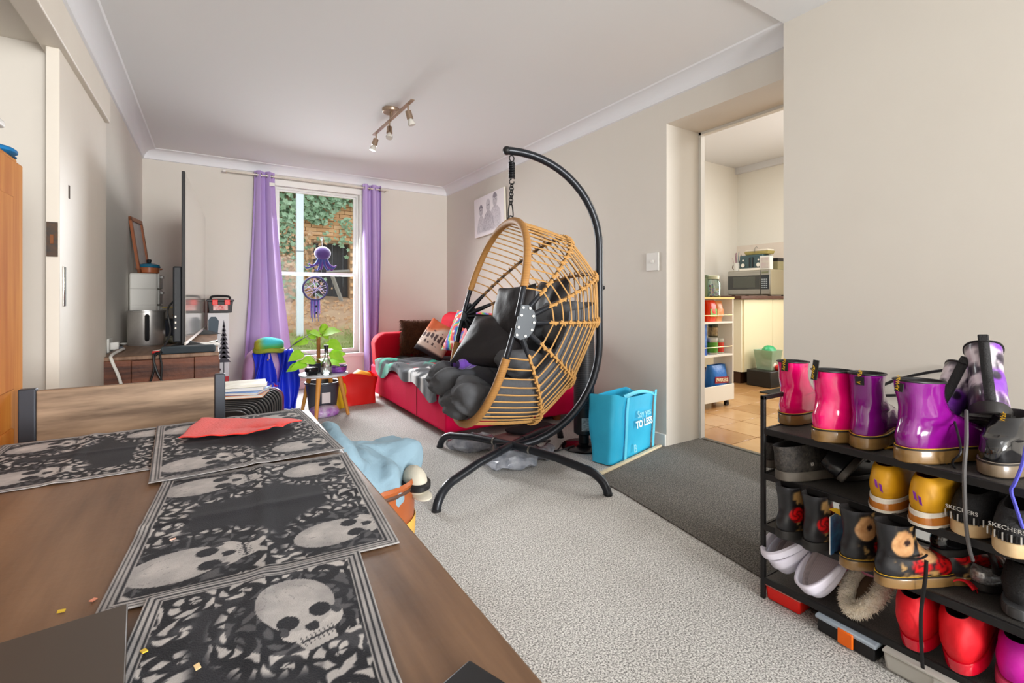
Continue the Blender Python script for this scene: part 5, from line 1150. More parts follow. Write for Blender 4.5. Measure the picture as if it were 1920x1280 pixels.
def shoe(name, label, loc, rot, levels, upper, sole, group, sole_h=.030, lining=None, welt=None, pfn=None, n=44, sc=.95, wrinkle=.0015, seed=0, foxing=None, sole_lift=0, cat='shoe', low=False):
    from mathutils import noise as mn
    t = thing(name, label, cat, loc, 0, group, rot=rot if isinstance(rot, tuple) else (0, 0, rot)); S = lambda P: [p*sc for p in P]
    L_ = dense(levels, 4); rg = []
    for lv in L_:
        r_ = ring(lv, n); rg.append([p*sc+mn.noise_vector(p*28+Vector((seed, 0, 0)))*wrinkle*(1 if lv[0] > .05 else .3) for p in r_])
    u_ = loft(MB(), rg, True, False)
    inn = [[p*1.0 for p in ring(L_[-1], n, .955)], ring((L_[-1][0]-.02, *L_[-1][1:]), n, .84), ring((sole_h+.008, L_[-1][1]+.012, L_[-1][2]-.012, L_[-1][3]*.80, 0, 0), n, .80)]
    up = u_.build('upper', upper, t, sharp=60)
    if pfn: paint(up, pfn)
    loft(MB(), [rg[-1]]+[S(q) for q in inn], False, True).build('lining', lining or mat('dark_lining', (34, 30, 30), .9), t, sharp=60)
    l0 = levels[0]; so_ = [(0, l0[1]-.004, l0[2]+.004, l0[3]+.003, 0), (.003, l0[1]-.007, l0[2]+.008, l0[3]+.006, 0), (sole_h-.002, l0[1]-.007, l0[2]+.009, l0[3]+.006, 0), (sole_h+.002, l0[1]-.005, l0[2]+.006, l0[3]+.004, 0)]
    loft(MB(), [S(ring(q, n)) for q in so_], True, True).build('sole', sole, t, sharp=35)
    if levels[-1][0] < .14 and cat == 'shoe':
        tl = levels[-1]; x1 = tl[2]*sc; z1 = (tl[0]+tl[4]*(tl[2]-tl[1]))*sc
        MB().grid(lambda a, b: (x1+.028*sc-.062*sc*b+.012*sc*(2*a-1)**2*-1, (a-.5)*.052*sc*(1-.15*b), z1-.006+.030*sc*b**.9-.010*(2*a-1)**2), 9, 7).build('tongue', upper, t, solid=.004, sharp=180)
        if pfn: paint(t.children[-1], pfn)
    if welt: 
        MB().tube([p*sc for p in ring((sole_h+.004, l0[1]-.004, l0[2]+.004, l0[3]+.0035, 0), 60)], .0032, 6, closed=True).build('welt', mat('dark_welt', (40, 34, 28), .5), t)
        MB().tube([p*sc for p in ring((sole_h+.0065, l0[1]-.004, l0[2]+.004, l0[3]+.0032, 0), 90)], .0014, 5, closed=True).build('welt_stitching', welt, t)
    if foxing: loft(MB(), [S(ring((z, l0[1]-.007+d_, l0[2]+.006-d_, l0[3]+.004-d_*.6, 0), n)) for z, d_ in ((sole_h-.003, 0), (sole_h+.010, .001), (sole_h+.012, .004))], False, False).build('midsole', foxing, t, sharp=35)
    return t
def collar(t, levels, m, sc=.95, r=.003):
    MB().tube([p*sc for p in ring(dense(levels)[-1], 44)], r, 6, closed=True).build('collar_binding', m, t)
def pull_tag(t, levels, m, txtm, sc=.95, h=.034, out=.0, body='AirWair', lean=0.0):
    z = levels[-1][0]*sc; x = levels[-1][1]*sc-.002
    tg = MB().prism([(x-.0035, -.0105, z-.030), (x-.0035, .0105, z-.030), (x+.002-lean, .0105, z+h-.012), (x+.002-lean, -.0105, z+h-.012)], (-.0025, 0, 0)).build('heel_loop', m, t)
    text('heel_lettering', body, .0145, txtm, tg, (x-.0068-.0*lean, 0, z-.006), (R(90), R(-84), R(-90)), sx=.85, extrude=.0003)
def laces(t, pts, sc=.95, m=None):
    for k, (x, z) in enumerate(pts): MB().tube(arc((x*sc, -.022, z*sc), ((x-.006)*sc, 0, (z+.014)*sc), (x*sc, .022, z*sc), 7), .0024, 6).build('lace', m or M_BLACK, t)
GUM = mat('gum_sole', (146, 112, 66), .25, coat=.4, noise=((3, 3, 30), (112, 84, 46), 1.5)); YST = mat('yellow_stitch', (224, 176, 40), .6)
BSOLE = mat('black_rubber_sole', (38, 36, 35), .6); YTX = mat('yellow_lettering', (236, 186, 20), .6); TAG = mat('tag_black', (26, 24, 22), .7)
PINK = mat('hot_pink_patent', (240, 8, 112), .16, coat=1, bump=(12, .06)); PURP = mat('purple_patent', (112, 8, 112), .14, coat=1, bump=(14, .10), noise=(6, (136, 18, 134), 1.3))
BLKL = mat('black_leather', (30, 30, 33), .38, bump=(60, .06)); BLKP = mat('black_patent', (20, 20, 23), .12, coat=1, bump=(16, .35))
LC = [(.125, .135), (.137, .12), (.152, .108), (.168, .10)]
def boot(name, label, uv, z, rot, upper, sole, group, seed, tagtext=True, lev=BOOT, dz=0, dx=0, **k):
    p = at(*uv, z=z); t = shoe(name, label, (p.x+dx, p.y, z+dz), rot, lev, upper, sole, group, seed=seed, cat='boot', **k); return t
g = 'ankle boots on the top tier of the rack'
T1 = SZ[3]+.001
b = boot('pink_boot', 'hot pink patent ankle boot at the far end of the top rack tier', (1473, 796), T1, R(6), PINK, GUM, g, 1, welt=YST, wrinkle=.003, sc=1.08); collar(b, BOOT, M_BLACK, 1.08); pull_tag(b, BOOT, TAG, YTX, sc=1.08, h=.016); laces(b, LC, 1.08)
b = boot('pink_boot', 'hot pink patent ankle boot with its heel loop standing straight up', (1531, 826), T1, R(-20), PINK, GUM, g, 2, welt=YST, wrinkle=.003, sc=1.08); collar(b, BOOT, M_BLACK, 1.08); pull_tag(b, BOOT, TAG, YTX, sc=1.08, h=.042, lean=-.004); laces(b, LC, 1.08)
b = boot('purple_boot', 'purple patent ankle boot with its lettered tag hanging at the heel', (1614, 842), T1, R(8), PURP, GUM, g, 3, welt=YST, wrinkle=.003, sc=1.08); collar(b, BOOT, M_BLACK, 1.08); pull_tag(b, BOOT, TAG, YTX, sc=1.08, h=.006, lean=.008); laces(b, LC, 1.08)
b = boot('purple_boot', 'purple patent ankle boot with the black laces trailing over its toe', (1690, 864), T1, R(-18), PURP, GUM, g, 4, welt=YST, wrinkle=.003, sc=1.08); collar(b, BOOT, M_BLACK, 1.08); pull_tag(b, BOOT, TAG, YTX, sc=1.08, h=.004); laces(b, LC, 1.08)
m_gal = mat('galaxy_skull_print', (150, 120, 160), .35, vcol=True, coat=.3)
def galaxy(x, y, z):
    n = fbm(y*55+3, z*55+x*20, 4); n2 = fbm(y*20+x*13, z*20, 9); c = mixc((56, 48, 58), (212, 202, 208), sstep(.34, .66, n)); c = mixc(c, (122, 44, 178), sstep(.42, .62, n2)*sstep(.02, -.02, y)*.9)
    for cy, cz in ((-.018, .11), (.022, .125), (-.03, .16)): c = mixc(c, (34, 22, 44), sstep(1.1, .6, np.hypot((y-cy)/.011, (z-cz)/.014)))
    return c
def strip(t, m, lev=BOOT, sc=.95):
    P = [(q[1]*sc-.003, q[0]*sc) for q in dense(lev)]; V = [(x, s*.011, z) for x, z in P for s in (-1, 1)]; MB().add(V, [(2*i, 2*i+1, 2*i+3, 2*i+2) for i in range(len(P)-1)]).build('heel_strip', m, t, solid=.002)
    MB().box((P[-1][0]-.001, 0, P[-1][1]+.006), (.008, .022, .022)).build('pull_loop', m, t, bevel=.003)
WEB = mat('black_webbing', (28, 27, 29), .7, bump=(300, .3))
for i, (lb, loc, rot, tiltr) in enumerate((('purple and grey skull print boot leaning onto its neighbour on the top tier', (1.70, .505, .645), 22, 20), ('purple and grey skull print boot standing tallest at the near end', (1.695, .378, .705), 26, -4))):
    t = shoe('skull_print_boot', lb, loc, (R(tiltr), R(rot), R(14)), [tuple(list(q)) for q in BOOT], m_gal, BSOLE, g, pfn=galaxy, sc=1.0, n=90, seed=20+i, cat='boot'); collar(t, BOOT, M_BLACK, 1.0); strip(t, WEB, sc=1.0)
    for k in range(9): MB().box((.02+k*.028, 0, -.003), (.012, .085, .008)).build('tread_lug', BSOLE, t)
CRUMP = [(.033, 0, .255, .046, 0), (.05, -.004, .258, .047, 0), (.07, -.003, .245, .046, 0), (.086, .004, .215, .043, 0), (.096, .012, .19, .042, 0), (.106, .034, .185, .040, .05), (.122, .062, .185, .037, .10, 0), (.142, .085, .19, .036, .10, 0)]
b = boot('black_patent_boot', 'scuffed black patent boot with its shaft folded forward, nearest on the top tier', (1856, 892), T1, R(-6), BLKP, mat('smoky_sole', (120, 104, 84), .25, coat=.3), g, 7, lev=CRUMP, welt=mat('grey_stitch', (150, 140, 126), .6), wrinkle=.004); pull_tag(b, CRUMP, TAG, YTX, h=.020, lean=-.01)
# tier two
T2 = SZ[2]+.001; g = 'shoes on the second tier of the rack'
KNIT = mat('black_knit', (30, 29, 30), .75, noise=((90, 90, 90), (74, 68, 62), 2.4), bump=(160, .5)); DSOLE = mat('dusty_black_sole', (66, 61, 56), .7, noise=(14, (112, 104, 94), 1.6))
def low(name, label, uv, z, rot, upper, sole, group, seed, lev=LOW, loc=None, **k):
    p = loc if loc else at(*uv, z=z); return shoe(name, label, (p[0], p[1], p[2] if loc else z), rot, lev, upper, sole, group, seed=seed, sole_h=k.pop('sole_h', .024), **k)
ORI = mat('orange_insole', (190, 112, 40), .8)
t = low('knit_sneaker', 'black knit slip-on sneaker sticking out past the end of the rack', (1440, 876), T2, R(10), KNIT, DSOLE, g, 31, sc=1.0, lining=mat('dark_lining', (34, 30, 30), .9))
MB().box((.07, 0, .035), (.05, .03, .004)).build('insole_label', ORI, t)
SPL = [(.026, 0, .262, .042, 0), (.042, -.008, .265, .0450, 0), (.062, -.012, .255, .0425, 0), (.078, -.014, .215, .037, .0), (.094, -.016, .170, .032, .02, .02), (.110, -.022, .140, .028, .02, 0)]
t = low('knit_sneaker', 'black knit slip-on sneaker in front on the far end of the second tier', (1462, 899), T2, R(-14), KNIT, DSOLE, g, 32, lev=SPL, sc=1.0, sole_h=.028); MB().box((.075, -.0, .04), (.05, .03, .004)).build('insole_label', ORI, t); text('side_print', 'RR', .016, mat('grey_print', (190, 186, 180), .6), t, (.085, -.0455, .055), (R(84), 0, 0), sx=.7)
mj = shoe('strap_shoe', 'black buckled strap shoe tipped on its side beside the yellow shoes', (1.605, .675, T2+.040), (R(-58), R(-10), R(4)), LOW, mat('black_smooth_leather', (26, 26, 28), .3), mat('scuffed_welt_sole', (74, 70, 66), .5), g, seed=33, sole_h=.018, sc=.9)
MB().tube(arc((.10, -.037, .055), (.095, 0, .105), (.10, .037, .055), 10), .007, 8, flat=.4).build('strap', mat('black_smooth_leather', (0, 0, 0)), mj); MB().tube([(.10+.008*math.cos(a), -.030, .075+.010*math.sin(a)) for a in [R(i*36) for i in range(10)]], .0016, 5, closed=True).build('buckle', M_STEEL, mj)
mj2 = shoe('strap_shoe', 'black strap shoe lying behind its tipped partner on the second tier', (1.70, .735, T2), (0, 0, R(-10)), LOW, mat('black_smooth_leather', (0, 0, 0)), BSOLE, g, seed=34, sole_h=.018, sc=.85)
MB().tube(arc((.10, -.036, .055), (.095, 0, .115), (.10, .036, .055), 10), .007, 8, flat=.4).build('strap', mat('black_smooth_leather', (0, 0, 0)), mj2)
YEL = mat('mustard_leather', (222, 164, 22), .5, noise=(7, (196, 136, 10), 1.5), bump=(30, .1)); AMB = mat('amber_gel_sole', (186, 112, 40), .15, coat=.5)
YLV = [(.036, 0, .262, .044, 0), (.055, -.007, .265, .047, 0), (.075, -.007, .25, .0462, 0), (.094, .001, .212, .042, .0), (.110, .012, .172, .0355, .04, .02), (.121, .024, .150, .028, .10, 0)]
for i, (uv, rz, lb) in enumerate((((1650, 958), 4, 'mustard and burgundy trainer next to the tipped strap shoe'), ((1724, 985), -2, 'mustard and burgundy trainer next to the black lettered trainers'))):
    t = low('mustard_trainer', lb, uv, T2, R(rz), YEL, AMB, g, 41+i, lev=YLV, sc=.98, sole_h=.026, foxing=mat('chalk_midsole', (226, 218, 204), .6), lining=mat('burgundy_lining', (112, 34, 28), .8))
    loft(MB(), [[p*.98 for p in ring(q, 40)] for q in ((-.0005, -.009, .272, .0505, 0), (.007, -.0095, .273, .0512, 0))], True, True).build('outsole', mat('chalk_midsole', (0, 0, 0)), t)
    for k in (-.0055, .0055): MB().prism([(-.0078, -k-.0035, .060-k*.8), (-.0078, -k+.0025, .063-k*.8), (-.0085, -k+.0055, .084-k*.8), (-.0085, -k-.0005, .080-k*.8)], (-.0012, 0, 0)).build('heel_slash', mat('violet_print', (128, 40, 150), .5), t)
    MB().tube(spline([(.15, .03, .10), (.18, -.03, .12), (.2, -.05, .09), (.17, -.045, .08)], 6), .0022, 5).build('lace', mat('pink_brown_lace', (160, 96, 90), .8), t)
CRM = mat('cream_foam_sole', (222, 200, 160), .7, noise=(12, (190, 150, 100), 1.8)); BKN = mat('black_mesh_fabric', (28, 27, 29), .8, bump=(200, .4))
SLV = [(.032, 0, .262, .044, 0), (.048, -.006, .265, .0465, 0), (.066, -.005, .25, .045, 0), (.080, .004, .212, .040, .03), (.092, .016, .172, .033, .08, .02), (.099, .026, .15, .027, .12, 0)]
for i, (uv, rz, lb) in enumerate((((1805, 1004), -5, 'black trainer with cream sole and lettered heel, left of the pair'), ((1890, 1042), -3, 'black trainer with cream sole and lettered heel at the picture edge'))):
    t = low('black_trainer', lb, uv, T2, R(rz), BKN, CRM, g, 45+i, lev=SLV, sc=1.0, sole_h=.030)
    text('heel_lettering', 'SKECHERS', .0135, mat('silver_print', (206, 204, 200), .4), t, (-.0075, 0, .064), (R(90), 0, R(-90)), sx=1.0)
    for k in range(11):
        y = -.036+k*.0072; x = -.0075+.35*y*y/.045; MB().box((x+abs(y)*.12, y, .043), (.003, .0022, .017)).build('heel_rib', mat('silver_print', (0, 0, 0)) if k % 2 == 0 else BKN, t)
# tier three
T3 = SZ[1]+.001; g = 'boots and shoes on the third tier of the rack'
m_rose = mat('rose_print_leather', (30, 30, 33), .4, vcol=True, coat=.15)
def roses(flip, sk):
    def fn(x, y, z):
        n = fbm(x*70+y*60, z*70, 3); base = mixc((18, 18, 21), (34, 34, 38), n); side = sstep(.018, .030, x)*1.
        c = mixc(base, mixc((24, 22, 24), (176, 138, 84), sstep(.5, .62, fbm(x*45, z*45+y*10, 8))), side)
        for cx, cz, r in ((.040, .078, .024), (.095, .060, .028), (.16, .058, .028), (.08, .125, .020), (.21, .055, .022)):
            d = np.hypot(x-cx, z-cz)/r; sw_ = np.sin(np.arctan2(z-cz, x-cx)*3+d*9); c = mixc(c, mixc((210, 14, 18), (96, 4, 10), sstep(.2, .8, sw_)), sstep(1.05, .9, d)*(1 if not sk else (cz < .07)))
        if sk:
            for cx, cz in ((.045, .115), (.115, .095)):
                d = np.hypot((x-cx)/.030, (z-cz)/.034); c = mixc(c, mixc((222, 178, 128), (166, 112, 66), fbm(x*90, z*90, 2)), sstep(1.05, .92, d)); c = mixc(c, (40, 18, 14), sstep(1.1, .8, np.hypot((x-cx-.008)/.010, (z-cz-.004)/.009)))
        return c
    return fn
b = boot('rose_boot', 'black boot with red rose print at the far end of the third tier', (1462, 1008), T3, R(-12), m_rose, BSOLE, g, 51, pfn=roses(0, 0), n=90, sc=.82)
b = boot('rose_boot', 'black boot with red rose print next to the thin blue book', (1513, 1030), T3, R(-8), m_rose, BSOLE, g, 52, pfn=roses(0, 0), n=90, sc=.82)
b = boot('skull_rose_boot', 'black gum-soled boot with skull print next to the thin blue book', (1582, 1062), T3, R(-22), m_rose, GUM, g, 53, pfn=roses(0, 1), n=90, sc=.82, welt=YST)
b = boot('skull_rose_boot', 'black gum-soled boot with skull and large red rose, nearer of its pair', (1648, 1094), T3, R(-24), m_rose, GUM, g, 54, pfn=roses(0, 1), n=90, sc=.82, welt=YST); MB().tube(arc((-.004, -.03, .09), (.05, -.06, .08), (.1, -.04, .09), 8), .0028, 6).build('ankle_lace', M_BLACK, b)
bq = at(1556, 1000, x=1.535); bk_t = thing('thin_book', 'thin blue and white book standing between the printed boots', 'book', (1.535, bq.y, T3), R(2)); MB().bb((0, -.002, 0), (.12, .002, .11)).build('pages', M_WHITEP, bk_t); MB().bb((-.001, -.0035, 0), (.122, -.002, .112)).build('cover', mat('cyan_cover', (70, 160, 210), .4, noise=(30, (60, 30, 110), 2.5)), bk_t)
p = at(1566, 952, x=1.545); yp = MB().prism([p, p+Vector((.01, -.05, -.004)), p+Vector((.02, -.024, -.030)), p+Vector((.0, .018, -.010))], (.001, 0, 0)); tag(yp.build('yellow_card', mat('yellow_card', (244, 196, 20), .6)), 'yellow card poking out under the second tier rail', 'card')
t = low('rose_flat', 'black flat with red rose print and gum sole pushed to the back', (1765, 1090), T3, R(-20), m_rose, GUM, g, 57, pfn=roses(0, 0), n=80, sc=.85)
t = low('black_slip_on', 'glossy black shoe resting on top of the rose print flat', None, T3, (0, R(-6), R(-24)), BLKP, BSOLE, g, 58, loc=(1.64, .475, T3+.065), sc=.8)
m_sil = mat('silver_glitter', (120, 120, 122), .25, .6, noise=(120, (220, 220, 222), 3))
SLB = [(.020, 0, .245, .044, 0), (.034, -.004, .248, .046, 0), (.05, .0, .235, .045, .0), (.062, .015, .20, .041, .02)]
t = low('silver_sandal', 'black and silver glitter sandal with a loose strap on the third tier', (1832, 1105), T3, R(-8), m_sil, BSOLE, g, 59, lev=SLB, sc=.95, sole_h=.018); MB().tube(arc((.06, -.042, .05), (.05, -.01, .13), (.10, .042, .06), 10), .010, 8, flat=.25).build('strap', m_sil, t); MB().tube(arc((.02, -.03, .05), (-.01, -.035, .12), (.03, .0, .11), 9), .008, 8, flat=.25).build('loose_strap', mat('black_smooth_leather', (0, 0, 0)), t)
t = low('black_runner', 'matt black runner with a ribbed sole at the right picture edge', (1905, 1160), T3, R(-5), BKN, mat('ribbed_charcoal', (60, 60, 62), .7, wave=(60, (90, 90, 92), 0, 'X')), g, 60, sc=1.0, lev=YLV)
# tier four
T4 = SZ[0]+.001; g = 'clogs, slippers and trainers on the bottom tier'
m_clog = mat('lavender_foam', (236, 232, 246), .5); m_cin = mat('clog_insole', (196, 184, 186), .7, wave=(60, (182, 170, 172), 1, 'Y'))
def clog(label, loc, rot, seed, strapup):
    t = thing('foam_clog', label, 'clog', loc, 0, g, rot=rot)
    lv = [(0, .004, .245, .042, 0), (.006, 0, .25, .046, 0), (.028, -.004, .252, .049, 0), (.036, 0, .248, .048, 0)]
    loft(MB(), [ring(q, 44) for q in lv], True, False).build('sole', m_clog, t, sharp=50)
    loft(MB(), [ring(q, 44) for q in ((.036, 0, .248, .048, 0), (.036, .008, .240, .041, 0), (.024, .012, .236, .038, 0))], False, True).build('footbed', m_cin, t)
    def fn(u, v):
        a = R(-90+180*u); x0 = .115; L_ = .137; b_ = R(90)*v
        return (x0+L_*math.sin(b_)**.8, math.sin(a)*.050*(math.cos(b_)**.45 if v < 1 else 0)*(1.0), .034+.052*math.cos(a)*(math.cos(b_)**.55 if v < 1 else 0))
    MB().grid(fn, 26, 16).build('toe_box', m_clog, t, solid=.006, sharp=180)
    MB().grid(lambda u, v: Vector((.124+.130*math.cos(R(100+160*u)), .0485*math.copysign(abs(math.sin(R(100+160*u)))**.8, math.sin(R(100+160*u))), .030+v*(.012+.022*math.sin(math.pi*u)))), 30, 5).build('heel_wall', m_clog, t, solid=.008, sharp=180)
    MB().tube([(.118-.128*math.sin(a), .052*math.cos(a), .052+.03*math.sin(a)) if strapup else (.118+.05*math.sin(a), .053*math.cos(a), .052+.052*math.sin(a)) for a in [R(180)*i/20 for i in range(21)]], .0085, 8, flat=1.5).build('heel_strap', m_clog, t)
    for s_ in (-1, 1): MB().cyl((.120, s_*.048, .052), (.120, s_*.056, .052), .009, 12).build('rivet', m_clog, t)
    t.scale = (1.1, 1.1, 1.1)
    return t
clog('pale lavender foam clog with its heel strap raised, farthest on the bottom tier', (1.590, .850, T4+.022), (R(-10), R(-34), R(-8)), 1, True)
clog('pale lavender foam clog tipped up against the shelf above', (1.575, .745, T4+.004), (R(-10), R(-42), R(-8)), 2, False)
sp0 = (1.600, .632, T4+.006); slp = thing('fleece_slipper', 'worn cream fleece lined slipper beside the tipped clog', 'slipper', sp0, 0, g, rot=(R(-14), R(-36), R(-6)))
loft(MB(), [ring(q, 40) for q in ((0, 0, .24, .043, 0), (.014, -.004, .244, .046, 0), (.02, 0, .24, .045, 0))], True, True).build('sole', mat('pink_tan_sole', (206, 140, 116), .7), slp)
fl = MB(); rf_ = random.Random(8)
fl.tube([Vector((.085-.095*math.cos(a), .044*math.sin(a), .032)) for a in [2*math.pi*i/36 for i in range(36)]], .020, 10, closed=True); fl.noise(.006, 60, 3); cuf = fl.build('fleece_cuff', mat('cream_fleece', (244, 238, 224), .95, noise=(40, (232, 216, 190), 1.8), bump=(120, .8)), slp, sharp=180)
ff = MB()
for i in range(2600):
    a = rf_.uniform(0, 6.283); b_ = rf_.uniform(-1.4, 2.6); n_ = Vector((-math.cos(a)*math.cos(b_), math.sin(a)*math.cos(b_), math.sin(b_))); p = Vector((.085-.095*math.cos(a), .044*math.sin(a), .032))+n_*.019; d_ = (n_+Vector((rf_.gauss(0, .4), rf_.gauss(0, .4), rf_.gauss(0, .4)))).normalized()
    t_ = d_.orthogonal().normalized()*.0012; ff.add([p-t_, p+t_, p+d_*rf_.uniform(.006, .013)], [(0, 1, 2)])
ff.build('fleece_pile', mat('cream_fleece', (0, 0, 0)), cuf, flat=True)['kind'] = 'stuff'
loft(MB(), [ring(q, 40) for q in ((.02, .12, .24, .046, 0), (.045, .10, .235, .044, 0), (.062, .10, .20, .034, 0), (.068, .105, .17, .02, 0))], False, True).build('vamp', mat('dusty_pink_suede', (196, 116, 140), .9), slp, sharp=60)
MB().box((.085, 0, .024), (.15, .07, .006)).build('footbed', mat('brown_insole', (92, 74, 58), .9), slp)
t = shoe('pink_slipper', 'dusty pink slipper squashed behind the clogs on the bottom tier', (1.66, .79, T4), (0, 0, R(-14)), LOW, mat('dusty_pink_suede', (0, 0, 0)), mat('pink_tan_sole', (0, 0, 0)), g, seed=66, sole_h=.016, sc=.85, cat='slipper')
REDU = mat('scarlet_mesh', (226, 14, 32), .6, bump=(40, .15)); REDS = mat('scarlet_gel_sole', (206, 10, 40), .12, coat=.8)
RLV = [(.030, 0, .262, .044, 0), (.05, -.010, .265, .0485, 0), (.075, -.012, .25, .0485, 0), (.098, -.004, .212, .044, .0), (.116, .010, .178, .0365, .05, .02), (.128, .024, .155, .028, .12, 0)]
for i, (loc, lb) in enumerate((((1.560, .496, T4+.006), 'scarlet trainer with a clear red sole, left of its pair on the bottom tier'), ((1.560, .405, T4+.006), 'scarlet trainer with a clear red sole, right of its pair on the bottom tier'))):
    t = shoe('scarlet_trainer', lb, loc, (R(-4), R(-12), R(4)), RLV, REDU, REDS, g, seed=70+i, sole_h=.028, sc=1.02, wrinkle=.004, lining=mat('dark_red_lining', (60, 8, 14), .9)); laces(t, [(.17, .132), (.185, .120), (.20, .106)], m=mat('orange_lace', (236, 90, 50), .7))
for i, (y, lb) in enumerate(((.315, 'magenta trainer nearest the scarlet pair on the bottom tier'), (.225, 'magenta trainer at the very edge of the bottom tier'))):
    t = shoe('magenta_trainer', lb, (1.575, y, T4), (0, 0, R(2)), YLV, mat('magenta_mesh', (206, 16, 168), .55, bump=(40, .15)), mat('pink_rubber', (226, 84, 130), .5), g, seed=75+i, sole_h=.026, sc=1.0)
# boxes under the rack
rbx = thing('red_tray_box', 'small red plastic box with a clear lid under the far end of the rack', 'box', (1.655, .838, 0)); MB().box((0, 0, .024), (.18, .105, .046), taper=1.06).build('tray', mat('red_box_plastic', (228, 30, 20), .35), rbx, bevel=.006); MB().box((0, 0, .049), (.196, .118, .005)).build('lid', mat('clear_red_lid', (226, 150, 140), .25, alpha=.7), rbx, bevel=.002)
og = thing('organiser_box', 'black organiser case with frosted lid and orange latch on the floor under the rack', 'box', (1.63, .645, 0), R(-3)); MB().box((0, 0, .020), (.18, .15, .038)).build('tray', M_BLACK, og, bevel=.004); MB().box((0, 0, .044), (.19, .16, .012)).build('lid', mat('frosted_blue_lid', (186, 200, 214), .3, alpha=.8), og, bevel=.004); MB().box((-.096, -.005, .026), (.008, .04, .042)).build('latch', mat('orange_latch', (250, 112, 14), .4), og, bevel=.003)
cbx = thing('clear_tub', 'long translucent plastic tub under the near half of the rack', 'tub', (1.63, .40, 0)); MB().box((0, 0, .026), (.19, .30, .050), taper=1.04).build('tub', mat('translucent_tub', (206, 204, 196), .35, alpha=.8), cbx, bevel=.008); MB().box((0, 0, .053), (.205, .31, .006)).build('lid', mat('translucent_tub', (0, 0, 0)), cbx, bevel=.002); MB().box((-.099, .03, .03), (.008, .035, .04)).build('clip', mat('translucent_tub', (0, 0, 0)), cbx, bevel=.003)
# laces and cables hanging from the rack
def cord(name, label, P_, r, m, flat=1): tag(MB().tube(spline(P_, 8), r, 7, flat=flat).build(name, m), label, 'cord')
A = lambda u_, v_, x: at(u_, v_, x=x)
cord('black_lace', 'long flat black lace hanging from the third tier to the floor', [A(1737, 1050, 1.548), A(1735, 1085, 1.535), A(1727, 1150, 1.535), A(1728, 1220, 1.535), A(1733, 1285, 1.535)], .0045, M_BLACK, .35)
cord('grey_cable', 'grey cable looping down from the top tier past the lettered trainer', [A(1812, 770, 1.69), A(1812, 830, 1.56), A(1808, 880, 1.535), A(1809, 940, 1.53), A(1812, 990, 1.53), A(1818, 1030, 1.545), A(1824, 1050, 1.57)], .0042, mat('grey_cable', (92, 90, 90), .5))
cord('blue_lace', 'violet blue lace hanging over the near end of the top tier', [A(1925, 830, 1.56), A(1917, 870, 1.54), A(1903, 905, 1.53), A(1896, 920, 1.53), A(1905, 950, 1.53), A(1918, 990, 1.53)], .0035, mat('violet_lace', (84, 84, 200), .7))
cord('boot_lace', 'thin black lace trailing between the purple and black boots', [A(1790, 790, 1.66), A(1800, 830, 1.62), A(1800, 850, 1.60), A(1786, 865, 1.60), A(1792, 880, 1.62)], .0028, M_BLACK)
cord('black_flex', 'black flex looping along the wall behind the top tier boots', [A(1590, 745, 2.40), A(1625, 735, 2.46), A(1680, 712, 2.47), A(1740, 698, 2.47), A(1800, 690, 2.47)], .006, M_BLACK); cord('black_flex', 'lower black flex behind the purple boots', [A(1640, 742, 2.46), A(1700, 740, 2.47), A(1770, 732, 2.47)], .006, M_BLACK)
# ================================================================== KITCHEN THINGS
m_cab = mat('cream_cabinet', (232, 222, 186), .45); m_bench = mat('dark_bench_laminate', (96, 58, 40), .4, noise=(20, (70, 42, 30), 1.5))
kc = thing('kitchen_cabinet', 'cream kitchen cabinet under the dark benchtop', 'cabinet', (5.9, 3.7, 0))
MB().bb((5.2, 3.25, .15), (6.58, 4.19, .995)).build('carcass', m_cab, kc, world=True)
for x0, x1 in ((5.21, 5.80), (5.805, 6.40)): MB().bb((x0, 3.232, .15), (x1, 3.252, .99)).build('door', m_cab, kc, world=True, bevel=.003)
MB().bb((5.185, 3.25, .15), (5.20, 4.19, .99)).build('side_panel', mat('bright_cream', (240, 234, 208), .45), kc, world=True)
MB().bb((5.24, 3.30, 0), (6.58, 4.1, .15)).build('kickboard', mat('brown_kickboard', (74, 46, 30), .5), kc, world=True)
tag(MB().bb((5.10, 3.20, .997), (6.6, 4.2, 1.035)).build('benchtop', m_bench, bevel=.006), 'dark brown laminate benchtop carrying the microwave', 'benchtop')
BZ = 1.036
mw = thing('microwave', 'stainless steel microwave oven with black glass door on the benchtop', 'microwave', (6.12, 3.6, BZ)); MX = 5.905
MB().bb((MX, 3.31, BZ+.012), (6.30, 3.885, BZ+.335)).build('case', mat('mw_case', (168, 160, 134), .4, .5), mw, world=True, bevel=.006)
MB().bb((MX-.018, 3.44, BZ+.02), (MX, 3.885, BZ+.33)).build('door', M_STEEL, mw, world=True, bevel=.004)
dw = MB().bb((MX-.022, 3.445, BZ+.085), (MX-.017, 3.88, BZ+.265)).build('door_glass', mat('mw_glass', (40, 42, 38), .1, coat=.6), mw, world=True)
MB().bb((MX-.024, 3.50, BZ+.11), (MX-.021, 3.80, BZ+.25)).build('window', mat('mw_window', (70, 74, 64), .15, coat=.5), mw, world=True)
MB().bb((MX-.018, 3.315, BZ+.02), (MX, 3.435, BZ+.33)).build('control_panel', M_STEEL, mw, world=True, bevel=.004); MB().bb((MX-.021, 3.322, BZ+.085), (MX-.017, 3.428, BZ+.265)).build('keypad', mat('keypad', (38, 44, 52), .3), mw, world=True); MB().bb((MX-.022, 3.335, BZ+.285), (MX-.017, 3.415, BZ+.31)).build('display', mat('lcd', (120, 124, 96), .3), mw, world=True)
for i in range(3):
    for j in range(5): MB().bb((MX-.024, 3.345+i*.028, BZ+.10+j*.026), (MX-.020, 3.362+i*.028, BZ+.113+j*.026)).build('button', mat('mw_button', (170, 178, 184), .4), mw, world=True)
